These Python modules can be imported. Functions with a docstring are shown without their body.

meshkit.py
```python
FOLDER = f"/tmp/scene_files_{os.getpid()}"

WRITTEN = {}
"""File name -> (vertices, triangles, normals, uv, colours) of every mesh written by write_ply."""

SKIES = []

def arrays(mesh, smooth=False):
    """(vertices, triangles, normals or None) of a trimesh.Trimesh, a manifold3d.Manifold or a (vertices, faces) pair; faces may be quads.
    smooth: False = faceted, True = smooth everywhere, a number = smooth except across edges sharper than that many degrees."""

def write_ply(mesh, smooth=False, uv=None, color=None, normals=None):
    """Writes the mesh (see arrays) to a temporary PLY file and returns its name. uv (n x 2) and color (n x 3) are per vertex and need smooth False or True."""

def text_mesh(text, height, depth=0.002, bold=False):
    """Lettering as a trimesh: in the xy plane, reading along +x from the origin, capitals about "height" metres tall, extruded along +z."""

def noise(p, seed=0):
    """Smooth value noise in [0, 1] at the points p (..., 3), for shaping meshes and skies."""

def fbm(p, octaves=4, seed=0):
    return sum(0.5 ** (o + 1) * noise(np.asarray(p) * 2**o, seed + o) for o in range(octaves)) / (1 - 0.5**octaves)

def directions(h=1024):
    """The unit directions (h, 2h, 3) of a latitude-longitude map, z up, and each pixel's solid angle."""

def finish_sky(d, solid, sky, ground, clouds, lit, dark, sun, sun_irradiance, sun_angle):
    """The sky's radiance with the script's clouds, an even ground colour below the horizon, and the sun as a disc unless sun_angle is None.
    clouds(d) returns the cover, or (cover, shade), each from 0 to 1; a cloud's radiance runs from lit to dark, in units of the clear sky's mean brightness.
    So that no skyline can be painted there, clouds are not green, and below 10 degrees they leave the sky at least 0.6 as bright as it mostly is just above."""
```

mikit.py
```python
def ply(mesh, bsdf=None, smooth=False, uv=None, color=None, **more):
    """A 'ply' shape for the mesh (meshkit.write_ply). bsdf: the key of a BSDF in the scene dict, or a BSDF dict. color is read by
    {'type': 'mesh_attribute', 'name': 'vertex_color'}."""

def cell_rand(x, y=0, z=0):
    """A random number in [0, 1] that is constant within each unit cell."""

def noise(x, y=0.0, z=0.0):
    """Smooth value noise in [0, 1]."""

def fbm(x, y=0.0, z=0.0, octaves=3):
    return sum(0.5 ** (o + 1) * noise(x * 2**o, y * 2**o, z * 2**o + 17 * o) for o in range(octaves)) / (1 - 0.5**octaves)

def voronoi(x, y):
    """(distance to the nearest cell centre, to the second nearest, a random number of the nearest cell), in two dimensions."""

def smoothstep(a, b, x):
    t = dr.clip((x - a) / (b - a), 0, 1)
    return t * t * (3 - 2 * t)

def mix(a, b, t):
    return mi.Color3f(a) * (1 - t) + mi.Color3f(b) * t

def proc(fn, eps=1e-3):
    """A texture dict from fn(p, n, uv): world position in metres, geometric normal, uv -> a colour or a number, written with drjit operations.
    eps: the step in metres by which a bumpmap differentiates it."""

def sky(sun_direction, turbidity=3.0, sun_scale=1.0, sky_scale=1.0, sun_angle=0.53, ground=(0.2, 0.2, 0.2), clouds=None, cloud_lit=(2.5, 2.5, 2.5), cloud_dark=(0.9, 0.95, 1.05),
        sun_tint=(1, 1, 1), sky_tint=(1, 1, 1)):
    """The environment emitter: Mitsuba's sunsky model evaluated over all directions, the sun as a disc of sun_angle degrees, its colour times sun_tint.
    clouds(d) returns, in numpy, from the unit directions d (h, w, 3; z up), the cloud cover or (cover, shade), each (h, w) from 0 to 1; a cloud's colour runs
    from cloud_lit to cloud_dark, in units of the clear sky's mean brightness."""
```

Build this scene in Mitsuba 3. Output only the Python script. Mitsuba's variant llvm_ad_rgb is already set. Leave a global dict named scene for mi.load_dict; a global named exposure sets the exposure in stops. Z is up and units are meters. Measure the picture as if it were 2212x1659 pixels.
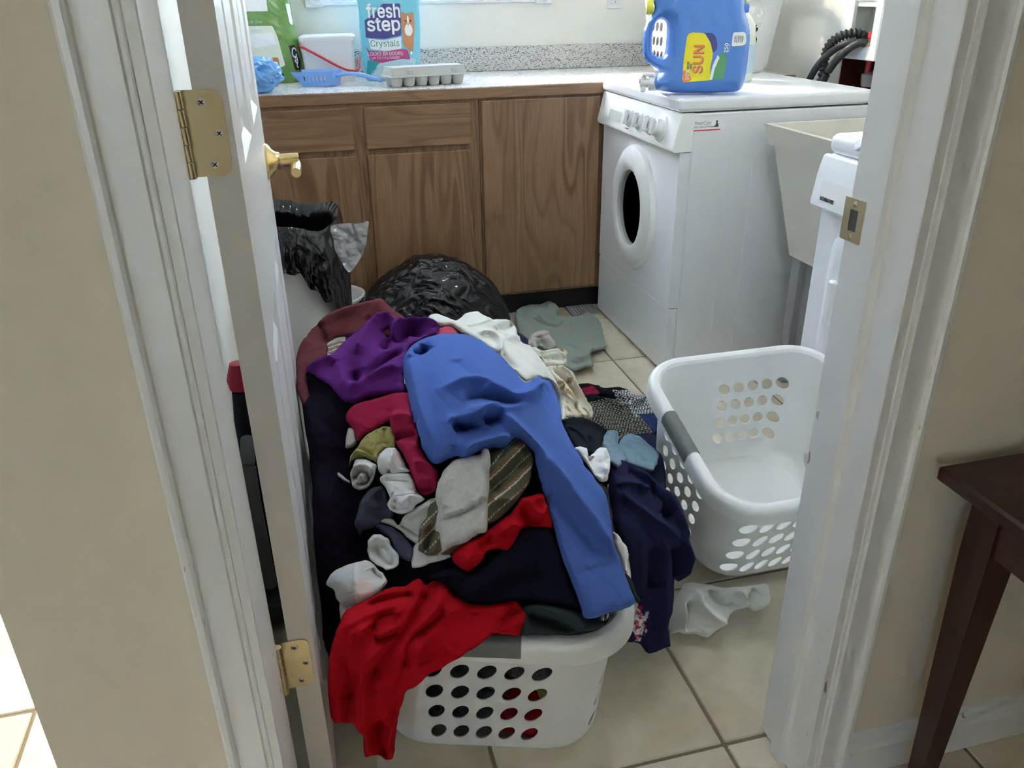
import math, random, numpy as np, trimesh, manifold3d as m3, drjit as dr, mitsuba as mi
import mikit, meshkit
from scipy.spatial import Delaunay, cKDTree
from scipy.interpolate import RBFInterpolator
from shapely.geometry import Polygon, Point, LineString, box as sbox
from shapely import affinity, prepare, contains_xy
import shapely
from mikit import noise, fbm, voronoi, cell_rand, smoothstep, mix
T = mi.ScalarTransform4f
rng = np.random.default_rng(7)
random.seed(7)
scene, labels = {}, {}
# ------------------------------------------------------------------ camera, sky, exposure
CAM = np.array([0.0, 0.0, 1.2214]); FWD = np.array([0.21923, 0.87284, -0.43599]); UP = np.array([0.11878, 0.41966, 0.89988])
scene['camera'] = {'type': 'perspective', 'fov': 64.5783, 'fov_axis': 'x', 'near_clip': 0.02, 'far_clip': 200.0,
                   'to_world': T().look_at(origin=CAM.tolist(), target=(CAM + FWD).tolist(), up=UP.tolist())}
SUN = (-0.642, 0.539, 0.545)
scene['sky'] = mikit.sky(SUN, turbidity=3.0, sun_scale=0.6, sky_scale=27.0, ground=(0.5, 0.5, 0.48), sky_tint=(1.17, 1.0, 0.86), sun_tint=(0.95, 1.0, 1.08))
exposure = 2.3
# ------------------------------------------------------------------ helpers
def mat(name, rgb, rough=0.5, spec=0.5, metal=0.0, tex=None, bump=None, bscale=1.0, **kw):
    b = {'type': 'principled', 'base_color': tex or {'type': 'rgb', 'value': list(rgb)}, 'roughness': rough, **kw}
    if metal: b['metallic'] = metal
    else: b['specular'] = spec
    if bump is not None: b = {'type': 'bumpmap', 'arbitrary': bump, 'scale': bscale, 'bsdf': b}
    scene[name] = {'type': 'twosided', 'bsdf': b}
    return name
def numbered(k):
    if k not in used: used.add(k); return k
    i = 1
    while f'{k}_{i:03d}' in used: i += 1
    k = f'{k}_{i:03d}'; used.add(k); return k
used = set()
def thing(name, label, cat, group=None):
    k = numbered(name); labels[k] = {'label': label, 'category': cat}
    if group: labels[k]['group'] = group
    return k
def put(key, mesh, mt, smooth=30, parent=None, uv=None, color=None, label=None, to=None, **kw):
    k = numbered(parent + '__' + key) if parent else key
    d = mikit.ply(mesh, mt, smooth=smooth, uv=uv, color=color, **kw)
    if to is not None: d['to_world'] = to
    scene[k] = d
    if label: labels.setdefault(k, {})['label'] = label
    return k
def solo(name, mesh, mt, label, cat, smooth=30, group=None, **kw):
    k = thing(name, label, cat, group); put(k, mesh, mt, smooth, **kw); return k
def struct(name, mesh, mt, label, smooth=False, **kw):
    used.add(name); labels[name] = {'label': label, 'category': name.split('_')[0], 'kind': 'structure'}
    if mesh is not None: put(name, mesh, mt, smooth, **kw)
    return name
cat_ = trimesh.util.concatenate
def bx(x0, x1, y0, y1, z0, z1): return trimesh.creation.box(bounds=[[x0, y0, z0], [x1, y1, z1]])
def cbox(x0, x1, y0, y1, z0, z1, c=0.003):
    p = []
    for i in (0, 1):
        for j in (0, 1):
            for k in (0, 1):
                v = np.array([(x0, x1)[i], (y0, y1)[j], (z0, z1)[k]], float); s = np.array([1 - 2 * i, 1 - 2 * j, 1 - 2 * k]) * c
                p += [v + s * [0, 1, 1], v + s * [1, 0, 1], v + s * [1, 1, 0]]
    return trimesh.convex.convex_hull(np.array(p))
def rbox(x0, x1, y0, y1, z0, z1, r, n=16):
    s = m3.Manifold.sphere(r, n)
    return tm(m3.Manifold.batch_hull([s.translate((x, y, z)) for x in (x0 + r, x1 - r) for y in (y0 + r, y1 - r) for z in (z0 + r, z1 - r)]))
def tm(m):
    a = m.to_mesh(); return trimesh.Trimesh(a.vert_properties[:, :3], a.tri_verts, process=False)
def mf(t):
    t = trimesh.Trimesh(t.vertices, t.faces, process=True); return m3.Manifold(m3.Mesh(np.asarray(t.vertices, np.float32), np.asarray(t.faces, np.uint32)))
def prism(pts, lo, hi, axis='z'):
    m = trimesh.creation.extrude_polygon(Polygon(pts), hi - lo, engine='earcut'); v = m.vertices.copy(); v[:, 2] += lo
    if axis == 'y': v = v[:, [0, 2, 1]]; m = trimesh.Trimesh(v, m.faces[:, ::-1], process=False)      # pts are (x, z)
    elif axis == 'x': v = v[:, [2, 0, 1]]; m = trimesh.Trimesh(v, m.faces, process=False)               # pts are (y, z)
    else: m = trimesh.Trimesh(v, m.faces, process=False)
    return m
def lathe(prof, c=(0, 0, 0), axis='z', n=32, sx=1, sy=1):
    m = trimesh.creation.revolve(np.array(prof, float), sections=n); v = m.vertices * [sx, sy, 1]
    if axis == 'x': v = v[:, [2, 0, 1]]
    elif axis == '-x': v = v[:, [2, 1, 0]] * [-1, 1, 1]
    elif axis == '-y': v = v[:, [0, 2, 1]] * [1, -1, 1]
    m = trimesh.Trimesh(v + np.array(c), m.faces, process=False)
    m.fix_normals(); return m
def spline(pts, n):
    p = np.array(pts, float); t = np.linspace(0, 1, len(p))
    from scipy.interpolate import CubicSpline, PchipInterpolator
    return CubicSpline(t, p, axis=0)(np.linspace(0, 1, n)) if len(p) > 2 else p[0] + (p[-1] - p[0]) * np.linspace(0, 1, n)[:, None]
def tube(pts, r, n=10, closed=False, smooth_n=None, flat=1.0):
    p = spline(pts, smooth_n) if smooth_n else np.array(pts, float)
    t = np.gradient(p, axis=0) if not closed else np.roll(p, -1, 0) - np.roll(p, 1, 0)
    t /= np.linalg.norm(t, axis=1, keepdims=True) + 1e-12
    a = np.cross(t, np.where(np.abs(t[:, 2:]) < 0.9, [0, 0, 1.0], [1.0, 0, 0])); a /= np.linalg.norm(a, axis=1, keepdims=True)
    b = np.cross(t, a); g = np.arange(n) * 2 * np.pi / n; rr = np.broadcast_to(r, (len(p),))[:, None, None]
    v = p[:, None] + rr * (np.cos(g)[None, :, None] * a[:, None] + flat * np.sin(g)[None, :, None] * b[:, None])
    m = len(p); ii = np.arange(m if closed else m - 1); i, j = np.meshgrid(ii, np.arange(n), indexing='ij'); i2 = (i + 1) % m
    q = np.stack([i * n + j, i * n + (j + 1) % n, i2 * n + (j + 1) % n, i2 * n + j], -1).reshape(-1, 4)
    f = np.vstack([q[:, [0, 1, 2]], q[:, [0, 2, 3]]]); v = v.reshape(-1, 3)
    if not closed:
        k = len(v); v = np.vstack([v, p[0], p[-1]])
        f = np.vstack([f] + [[k, (j + 1) % n, j] for j in range(n)] + [[k + 1, (m - 1) * n + j, (m - 1) * n + (j + 1) % n] for j in range(n)])
    r_ = trimesh.Trimesh(v, f, process=False); r_.fix_normals(); return r_
def mv(m, M):
    m = m.copy(); m.apply_transform(M); return m
def frame(o, x, y):
    x = np.array(x, float); x /= np.linalg.norm(x); y = np.array(y, float); y -= x * (x @ y); y /= np.linalg.norm(y)
    M = np.eye(4); M[:3, 0], M[:3, 1], M[:3, 2], M[:3, 3] = x, y, np.cross(x, y), o; return M
def rz(deg, o=(0, 0, 0)):
    a = math.radians(deg); return frame(o, (math.cos(a), math.sin(a), 0), (-math.sin(a), math.cos(a), 0))
def poly_mesh(poly, sp, jit=0.0):
    """Points and triangles over a shapely polygon (holes allowed), and each point's distance to its outline."""
    ext = poly.exterior; rings = [ext] + list(poly.interiors); B = []
    for r in rings:
        n = max(8 if r is ext else 22, int(r.length / sp)); B += [np.array(r.interpolate(k * r.length / n).coords[0]) for k in range(n)]
    B = np.array(B); x0, y0, x1, y1 = poly.bounds
    h = sp * 0.87; rows = []
    for k, y in enumerate(np.arange(y0, y1 + h, h)):
        xs = np.arange(x0 + (k % 2) * sp / 2, x1 + sp, sp); rows.append(np.c_[xs, np.full(len(xs), y)])
    G = np.vstack(rows); G = G[contains_xy(poly, G[:, 0], G[:, 1])]
    d = cKDTree(B).query(G)[0]; G = G[d > 0.55 * sp]
    P = np.vstack([B, G]); tri = Delaunay(P).simplices; c = P[tri].mean(1)
    tri = tri[contains_xy(poly, c[:, 0], c[:, 1])]
    e1, e2 = P[tri[:, 1]] - P[tri[:, 0]], P[tri[:, 2]] - P[tri[:, 0]]; s = e1[:, 0] * e2[:, 1] - e1[:, 1] * e2[:, 0]
    tri[s < 0] = tri[s < 0][:, ::-1]; tri = tri[np.abs(s) > 1e-12]
    lines = shapely.union_all([LineString(r.coords) for r in rings])
    D = shapely.distance(shapely.points(P), lines); D[:len(B)] = 0
    return P, tri, D, len(B)
def pad(poly, sp, top, bot):
    """A closed solid over the polygon: z = top(P, d) and bot(P, d), d the distance to the outline; the two skins share the rim."""
    P, tri, D, nb = poly_mesh(poly, sp); n = len(P)
    zt, zb = top(P, D), bot(P, D); idx = np.arange(n); lo = np.where(idx < nb, idx, idx + n - nb)
    v = np.vstack([np.c_[P, zt], np.c_[P[nb:], zb[nb:]]])
    return trimesh.Trimesh(v, np.vstack([tri, lo[tri][:, ::-1]]), process=False)
def quarter(d, r): q = np.clip(d / r, 0, 1); return np.sqrt(np.maximum(1 - (1 - q) ** 2, 0))
def smooth_poly(pts, it=2):
    p = np.array(pts, float)
    for _ in range(it): q = np.roll(p, -1, 0); p = np.stack([0.75 * p + 0.25 * q, 0.25 * p + 0.75 * q], 1).reshape(-1, 2)
    g = Polygon(p); g = g if g.is_valid else g.buffer(0)
    return max(g.geoms, key=lambda s: s.area) if hasattr(g, 'geoms') else g
def rrect(w, h, r): return sbox(-w / 2 + r, -h / 2 + r, w / 2 - r, h / 2 - r).buffer(r, 6)
def text(t, h, M, depth=0.0012, bold=False, center=False):
    m = meshkit.text_mesh(t, h, depth, bold)
    if center: m.apply_translation([-m.bounds[:, 0].mean(), 0, 0])
    return mv(m, M)
# ------------------------------------------------------------------ materials
def wall_bump(p, n, uv): return fbm(p.x * 90, p.y * 90, p.z * 90, 3)
WB = mikit.proc(wall_bump, 1e-3)
mat('wall_paint', (0.80, 0.78, 0.72), 0.75, 0.3, bump=WB, bscale=0.0025)
mat('hall_paint', (0.60, 0.545, 0.45), 0.75, 0.3, bump=WB, bscale=0.0025)
mat('ceiling_paint', (0.84, 0.84, 0.82), 0.9, 0.2)
def worn(p, n, uv):
    k = smoothstep(0.74, 0.78, fbm(p.x * 130, p.y * 130, p.z * 26, 3)) * smoothstep(0.62, 0.70, noise(p.x * 60 + 9, p.y * 60, p.z * 5)) * smoothstep(0.9, 0.5, p.z)
    return mix((0.82, 0.82, 0.82), (0.33, 0.25, 0.19), k)
mat('trim_paint', (0.76, 0.755, 0.74), 0.33, 0.5, tex=mikit.proc(worn))
mat('door_paint', (0.78, 0.775, 0.76), 0.28, 0.5)
mat('white_paint', (0.8, 0.8, 0.79), 0.4)
def tile_tex(p, n, uv):
    cx, cy = dr.floor((p.x - 0.6124) / 0.4093), dr.floor((p.y - 0.9051) / 0.4093)
    r = cell_rand(cx, cy, 3); m = fbm(p.x * 5 + r * 40, p.y * 5, r * 9, 4); s = fbm(p.x * 45, p.y * 45, 2.0, 3)
    c = mix((0.52, 0.455, 0.335), (0.69, 0.63, 0.505), smoothstep(0.25, 0.75, m))
    return c * (0.93 + 0.1 * r) * (0.93 + 0.14 * s)
mat('floor_tile', (0.5, 0.45, 0.35), 0.42, 0.45, tex=mikit.proc(tile_tex), bump=mikit.proc(lambda p, n, uv: fbm(p.x * 14, p.y * 14, p.z, 4), 2e-3), bscale=0.004)
mat('grout', (0.20, 0.165, 0.12), 0.9, 0.2)
def granite(p, n, uv):
    a = cell_rand(dr.floor(p.x * 420 + 3 * noise(p.x * 300, p.y * 300, p.z * 300)), dr.floor(p.y * 420), dr.floor(p.z * 420)); b = noise(p.x * 260, p.y * 260, p.z * 260)
    c = mix((0.55, 0.52, 0.48), (0.72, 0.70, 0.67), smoothstep(0.3, 0.7, a))
    return mix(c, (0.10, 0.09, 0.08), smoothstep(0.64, 0.72, b))
mat('granite', (0.5, 0.5, 0.5), 0.25, 0.5, tex=mikit.proc(granite))
def oak(a, b, c):   # grain runs along c
    w = fbm(a * 9, b * 9, c * 0.9, 3); ring = noise(w * 34 + a * 60, b * 60, c * 1.6); f = noise(a * 420, b * 420, c * 14)
    col = mix((0.155, 0.080, 0.040), (0.25, 0.145, 0.078), smoothstep(0.10, 0.80, ring))
    return col * (0.80 + 0.32 * f)
mat('oak_upright', (0.3, 0.15, 0.06), 0.42, 0.45, tex=mikit.proc(lambda p, n, uv: oak(p.x, p.y, p.z)))
mat('oak_flat', (0.3, 0.15, 0.06), 0.42, 0.45, tex=mikit.proc(lambda p, n, uv: oak(p.z, p.y, p.x)))
def cherry(p, n, uv):
    f = fbm(p.x * 8, p.y * 60, p.z * 8, 3); return mix((0.014, 0.004, 0.003), (0.045, 0.011, 0.006), f)
mat('cherry', (0.1, 0.03, 0.01), 0.35, 0.5, tex=mikit.proc(cherry))
mat('enamel', (0.86, 0.875, 0.90), 0.22, 0.5, clearcoat=0.4, clearcoat_gloss=0.9)
mat('white_plastic', (0.80, 0.80, 0.79), 0.32, 0.5)
mat('panel_plastic', (0.82, 0.82, 0.80), 0.35, 0.5)
mat('basket_plastic', (0.82, 0.82, 0.80), 0.3, 0.5)
mat('grey_grip', (0.13, 0.135, 0.13), 0.5, 0.4)
mat('sink_plastic', (0.60, 0.575, 0.52), 0.5, 0.4)
mat('grey_metal', (0.25, 0.25, 0.26), 0.5, 0.4)
mat('brass', (0.72, 0.55, 0.27), 0.25, metal=1.0)
mat('old_brass', (0.52, 0.445, 0.29), 0.30, metal=1.0)
mat('steel', (0.6, 0.6, 0.58), 0.3, metal=1.0)
mat('black', (0.012, 0.012, 0.013), 0.5, 0.4)
mat('dark_grey', (0.06, 0.06, 0.065), 0.5, 0.4)
mat('mid_grey', (0.25, 0.25, 0.26), 0.5, 0.4)
mat('rubber', (0.02, 0.022, 0.024), 0.45, 0.5)
mat('bag_black', (0.003, 0.003, 0.004), 0.08, 0.6)
mat('bag_clear', (0.26, 0.26, 0.27), 0.12, 0.8)
mat('jug_blue', (0.075, 0.21, 0.58), 0.30, 0.5)
mat('scoop_blue', (0.20, 0.38, 0.75), 0.35, 0.5)
mat('film_blue', (0.15, 0.36, 0.70), 0.2, 0.6)
mat('cap_yellow', (0.72, 0.68, 0.07), 0.35)
mat('print_white', (0.85, 0.85, 0.84), 0.4)
mat('print_yellow', (0.80, 0.68, 0.02), 0.4)
mat('print_orange', (0.80, 0.22, 0.06), 0.4)
mat('print_green', (0.10, 0.30, 0.13), 0.4)
mat('print_navy', (0.05, 0.05, 0.22), 0.4)
mat('print_black', (0.02, 0.02, 0.025), 0.4)
mat('print_red', (0.55, 0.03, 0.05), 0.4)
mat('print_magenta', (0.42, 0.05, 0.20), 0.4)
mat('print_cream', (0.74, 0.76, 0.62), 0.4)
mat('print_teal', (0.02, 0.28, 0.30), 0.35)
mat('film_sky', (0.16, 0.52, 0.66), 0.22, 0.6)
mat('film_pale', (0.50, 0.66, 0.74), 0.25, 0.5)
mat('film_green', (0.13, 0.26, 0.06), 0.25, 0.6)
mat('film_green_dark', (0.05, 0.16, 0.025), 0.3, 0.6)
mat('cat_orange', (0.50, 0.22, 0.10), 0.45)
mat('milky_grey', (0.45, 0.46, 0.43), 0.4)
mat('milky', (0.72, 0.76, 0.70), 0.35)
mat('pulp', (0.50, 0.50, 0.485), 0.9, 0.2, bump=mikit.proc(lambda p, n, uv: fbm(p.x * 500, p.y * 500, p.z * 500, 2), 5e-4), bscale=0.0012)
mat('pipe_blue', (0.03, 0.10, 0.45), 0.4)
mat('pipe_red', (0.40, 0.03, 0.03), 0.4)
scene['window_glass'] = {'type': 'thindielectric', 'int_ior': 1.5}
scene['door_glass'] = {'type': 'principled', 'base_color': {'type': 'rgb', 'value': [0.015, 0.02, 0.018]}, 'roughness': 0.06, 'specular': 0.6}
VC = {'type': 'mesh_attribute', 'name': 'vertex_color'}
def weave(p, n, uv): return fbm(p.x * 260, p.y * 260, p.z * 260, 2)
mat('fabric', None, 1.0, 0.04, tex=VC, bump=mikit.proc(weave, 1e-3), bscale=0.0020, sheen=0.04)
mat('fabric_smooth', None, 0.85, 0.15, tex=VC, sheen=0.15)
# ------------------------------------------------------------------ the room
TS, CX, RY = 0.4093, 0.6124, 0.9051
struct('floor', bx(-2.5, 5.1, -2.2, 3.82, -0.1, -0.0035), 'grout', 'beige ceramic tile floor with brown grout lines')
tile0 = mikit.ply(cbox(-TS / 2 + 0.0035, TS / 2 - 0.0035, -TS / 2 + 0.0035, TS / 2 - 0.0035, -0.02, 0, 0.0022), 'floor_tile')
for i in range(-7, 4):
    for j in range(-2, 6):
        k = numbered('floor__tile'); scene[k] = {**tile0, 'to_world': T().translate([CX + (i + 0.5) * TS, RY + (j + 0.5) * TS, rng.uniform(-0.0012, 0)])}
H = 2.44
RA0, RA1 = -1.78, -1.48
SA0, SA1, SB0, SB1 = -0.80, -0.79, 2.0, 3.40           # window openings of the side room
WX0, WX1, WZ0, WZ1 = 0.160, 1.050, 1.245, 2.30          # the window opening
struct('wall_back', cat_([bx(-0.374, WX0, 3.70, 3.82, 0, H), bx(WX1, 2.07, 3.70, 3.82, 0, H), bx(WX0, WX1, 3.70, 3.82, 0, WZ0), bx(WX0, WX1, 3.70, 3.82, WZ1, H)]), 'wall_paint', 'cream wall under the window behind the counter')
struct('wall_left', cat_([bx(-0.374, -0.22, 0.92, 3.70, 0, H)]), 'wall_paint', 'cream wall behind the open door')
BY0, BY1, BZ0, BZ1 = 2.572, 2.775, 0.80, 1.16            # the hole for the outlet box
struct('wall_right', cat_([bx(1.95, 2.07, 0.92, BY0, 0, H), bx(1.95, 2.07, BY1, 3.70, 0, H), bx(1.95, 2.07, BY0, BY1, 0, BZ0), bx(1.95, 2.07, BY0, BY1, BZ1, H), bx(2.05, 2.07, BY0, BY1, BZ0, BZ1)]), 'wall_paint', 'cream wall behind the washing machines with a cut-out hole')
FW = lambda y0, y1: cat_([bx(-0.374, -0.135, y0, y1, 0, H), bx(0.713, 5.0, y0, y1, 0, H), bx(-0.135, 0.713, y0, y1, 2.07, H)])
struct('wall_front', FW(0.80, 0.86), 'hall_paint', 'beige hall wall around the doorway')
put('laundry_side', FW(0.86, 0.92), 'wall_paint', False, 'wall_front')
struct('wall_hall_right', bx(5.0, 5.1, -2.2, 0.92, 0, H), 'hall_paint', 'beige hall end wall')
struct('wall_hall_rear', cat_([bx(-2.5, RA0, -2.3, -2.2, 0, H), bx(RA1, 5.1, -2.3, -2.2, 0, H), bx(RA0, RA1, -2.3, -2.2, 0, 0.7), bx(RA0, RA1, -2.3, -2.2, 2.12, H)]), 'hall_paint', 'beige wall with a window opening behind the camera')
struct('wall_hall_corner', bx(-0.05, 5.0, -0.62, -0.5, 0, H), 'hall_paint', 'beige hall wall behind and right of the camera')
struct('wall_side_room', cat_([bx(-2.5, -2.4, -2.2, SA0, 0, H), bx(-2.5, -2.4, SA1, SB0, 0, H), bx(-2.5, -2.4, SB1, 3.82, 0, H), bx(-2.5, -2.4, SA0, SA1, 2.1, H), bx(-2.5, -2.4, SA0, SA1, 0, 0.8), bx(-2.5, -2.4, SB0, SB1, 2.1, H), bx(-2.5, -2.4, SB0, SB1, 0, 0.8), bx(-2.5, -0.374, 3.70, 3.82, 0, H)]), 'hall_paint', 'beige wall of the bright side room with two window openings')
struct('ceiling', bx(-2.5, 5.1, -2.3, 3.82, H, H + 0.1), 'ceiling_paint', 'white ceiling')
# window: opening lining, sash, panes, casing with rosette blocks
w = struct('window_1', cat_([bx(WX0 - 0.02, WX0 + 0.004, 3.695, 3.82, WZ0, WZ1), bx(WX1 - 0.004, WX1 + 0.02, 3.695, 3.82, WZ0, WZ1), bx(WX0, WX1, 3.695, 3.82, WZ0 - 0.01, WZ0 + 0.008), bx(WX0, WX1, 3.695, 3.82, WZ1 - 0.008, WZ1 + 0.01)]), 'white_paint', 'bright window above the counter with white casing')
put('sash', cat_([bx(WX0, WX0 + 0.035, 3.76, 3.79, WZ0, WZ1), bx(WX1 - 0.035, WX1, 3.76, 3.79, WZ0, WZ1), bx(WX0, WX1, 3.76, 3.79, WZ0, WZ0 + 0.04), bx(WX0, WX1, 3.76, 3.79, WZ1 - 0.035, WZ1)]), 'white_paint', False, w)
put('pane', bx(WX0 + 0.03, WX1 - 0.03, 3.774, 3.7745, WZ0 + 0.03, WZ1 - 0.03).slice_plane([0, 3.7742, 0], [0, 1, 0]), 'window_glass', False, w)
def casing_prof(wd, t): return [(0, 0), (0, t * 0.55), (0.004, t * 0.75), (0.010, t * 0.8), (0.012, t * 0.62), (wd * 0.3, t * 0.6), (wd * 0.5, t * 0.8), (wd * 0.7, t * 0.66), (wd - 0.012, t * 0.62), (wd - 0.010, t * 0.8), (wd - 0.004, t * 0.8), (wd, t * 0.6), (wd, 0)]
pr = casing_prof(0.064, 0.020)
def rosette(x0, z0, w_=0.072):
    b = cbox(x0, x0 + w_, 3.672, 3.70, z0, z0 + w_, 0.003); c = (x0 + w_ / 2, 3.672, z0 + w_ / 2)
    r = lathe([(0, 0.004), (0.006, 0.004), (0.010, 0.0005), (0.015, 0.004), (0.020, 0.0045), (0.024, 0.001), (0.028, 0.003), (0.030, 0)], c, '-y', 28); return cat_([b, r])
put('casing', cat_([prism([(3.70 - t, WZ0 - 0.068 + s) for s, t in pr], WX0, WX1, 'x')]), 'white_paint', False, w)
put('casing', prism([(WX0 - 0.068 + s, 3.70 - t) for s, t in pr], WZ0, WZ1), 'white_paint', False, w)
put('casing', prism([(WX1 + 0.002 + s, 3.70 - t) for s, t in pr], WZ0, WZ1), 'white_paint', False, w)
put('casing', prism([(3.70 - t, WZ1 + s) for s, t in pr], WX0, WX1, 'x'), 'white_paint', False, w)
for x in (WX0 - 0.071, WX1 + 0.001):
    for z in (WZ0 - 0.074, WZ1 - 0.002): put('rosette_block', rosette(x, z), 'white_paint', 20, w)
# wall outlet at the back
o = thing('wall_outlet', 'white wall outlet between the window and the blue jug', 'outlet')
put('plate', cbox(1.380, 1.452, 3.694, 3.70, 1.148, 1.262, 0.002), 'white_plastic', False, o)
for z in (1.168, 1.212): put('socket', cat_([cbox(1.398, 1.434, 3.691, 3.6945, z, z + 0.032, 0.002)]), 'white_plastic', False, o)
put('slot', cat_([bx(1.4145, 1.4175, 3.6905, 3.6915, 1.1735, 1.178), bx(1.407, 1.409, 3.6905, 3.6915, 1.184, 1.193), bx(1.423, 1.425, 3.6905, 3.6915, 1.184, 1.193)]), 'black', False, o)
# doorway: jambs, stops, fluted casing
def casing(xa, xb):   # from the outer to the inner edge, towards the hall
    s_ = 1 if xb > xa else -1; wd = abs(xb - xa)
    prof = [(0, 0), (0, .016), (.003, .0195), (.009, .0200), (.0125, .0175), (.014, .0125), (.018, .0115), (wd * .42, .0125), (wd * .60, .0145), (wd * .72, .0150), (wd * .745, .0110), (wd * .80, .0105), (wd * .845, .0130), (wd * .87, .0095), (wd * .93, .0090), (wd - .003, .0105), (wd, .008), (wd, 0)]
    return prism([(xa + s_ * a, 0.80 - t) for a, t in prof], 0, 2.13)
j1 = struct('trim_1', casing(-0.181, -0.119), 'trim_paint', 'white fluted casing and jamb on the hinge side of the doorway', smooth=25)
put('jamb', cat_([cbox(-0.136, -0.116, 0.789, 0.921, 0, 2.07, 0.0015)]), 'trim_paint', False, j1)
j2 = struct('trim_2', casing(0.767, 0.699), 'trim_paint', 'white fluted casing and jamb with chipped paint on the latch side of the doorway', smooth=25)
put('jamb', cat_([cbox(0.694, 0.714, 0.789, 0.921, 0, 2.07, 0.0015)]), 'trim_paint', False, j2)
put('door_stop', prism([(0.695, 0.838), (0.686, 0.840), (0.683, 0.845), (0.683, 0.872), (0.687, 0.876), (0.695, 0.877)], 0, 2.05), 'trim_paint', 25, j2)
struct('trim_3', bx(-0.181, 0.767, 0.787, 0.80, 2.05, 2.12), 'trim_paint', 'white head casing over the doorway')
sp = m3.Manifold.cube((0.0016, 0.042, 0.056)).translate((0.6926, 0.888, 0.917)) - m3.Manifold.cube((0.02, 0.016, 0.028)).translate((0.684, 0.900, 0.931))
s_ = put('strike_plate', tm(sp), 'old_brass', False, j2, label='brass strike plate')
put('latch_pocket', cat_([bx(0.6935, 0.6938, 0.900, 0.916, 0.931, 0.959)]), 'dark_grey', False, s_)
for z in (0.9235, 0.9665): put('screw', lathe([(0, 0.0016), (0.0035, 0.0010), (0.004, 0)], (0.6926, 0.908, z), '-x', 14), 'old_brass', 20, s_)
# baseboard of the hall
struct('baseboard_hall', prism([(0.80, 0), (0.786, 0), (0.786, 0.060), (0.789, 0.066), (0.789, 0.074), (0.793, 0.078), (0.795, 0.088), (0.80, 0.092)], 0.768, 4.0, 'x'), 'trim_paint', 'white baseboard behind the side table')
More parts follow.
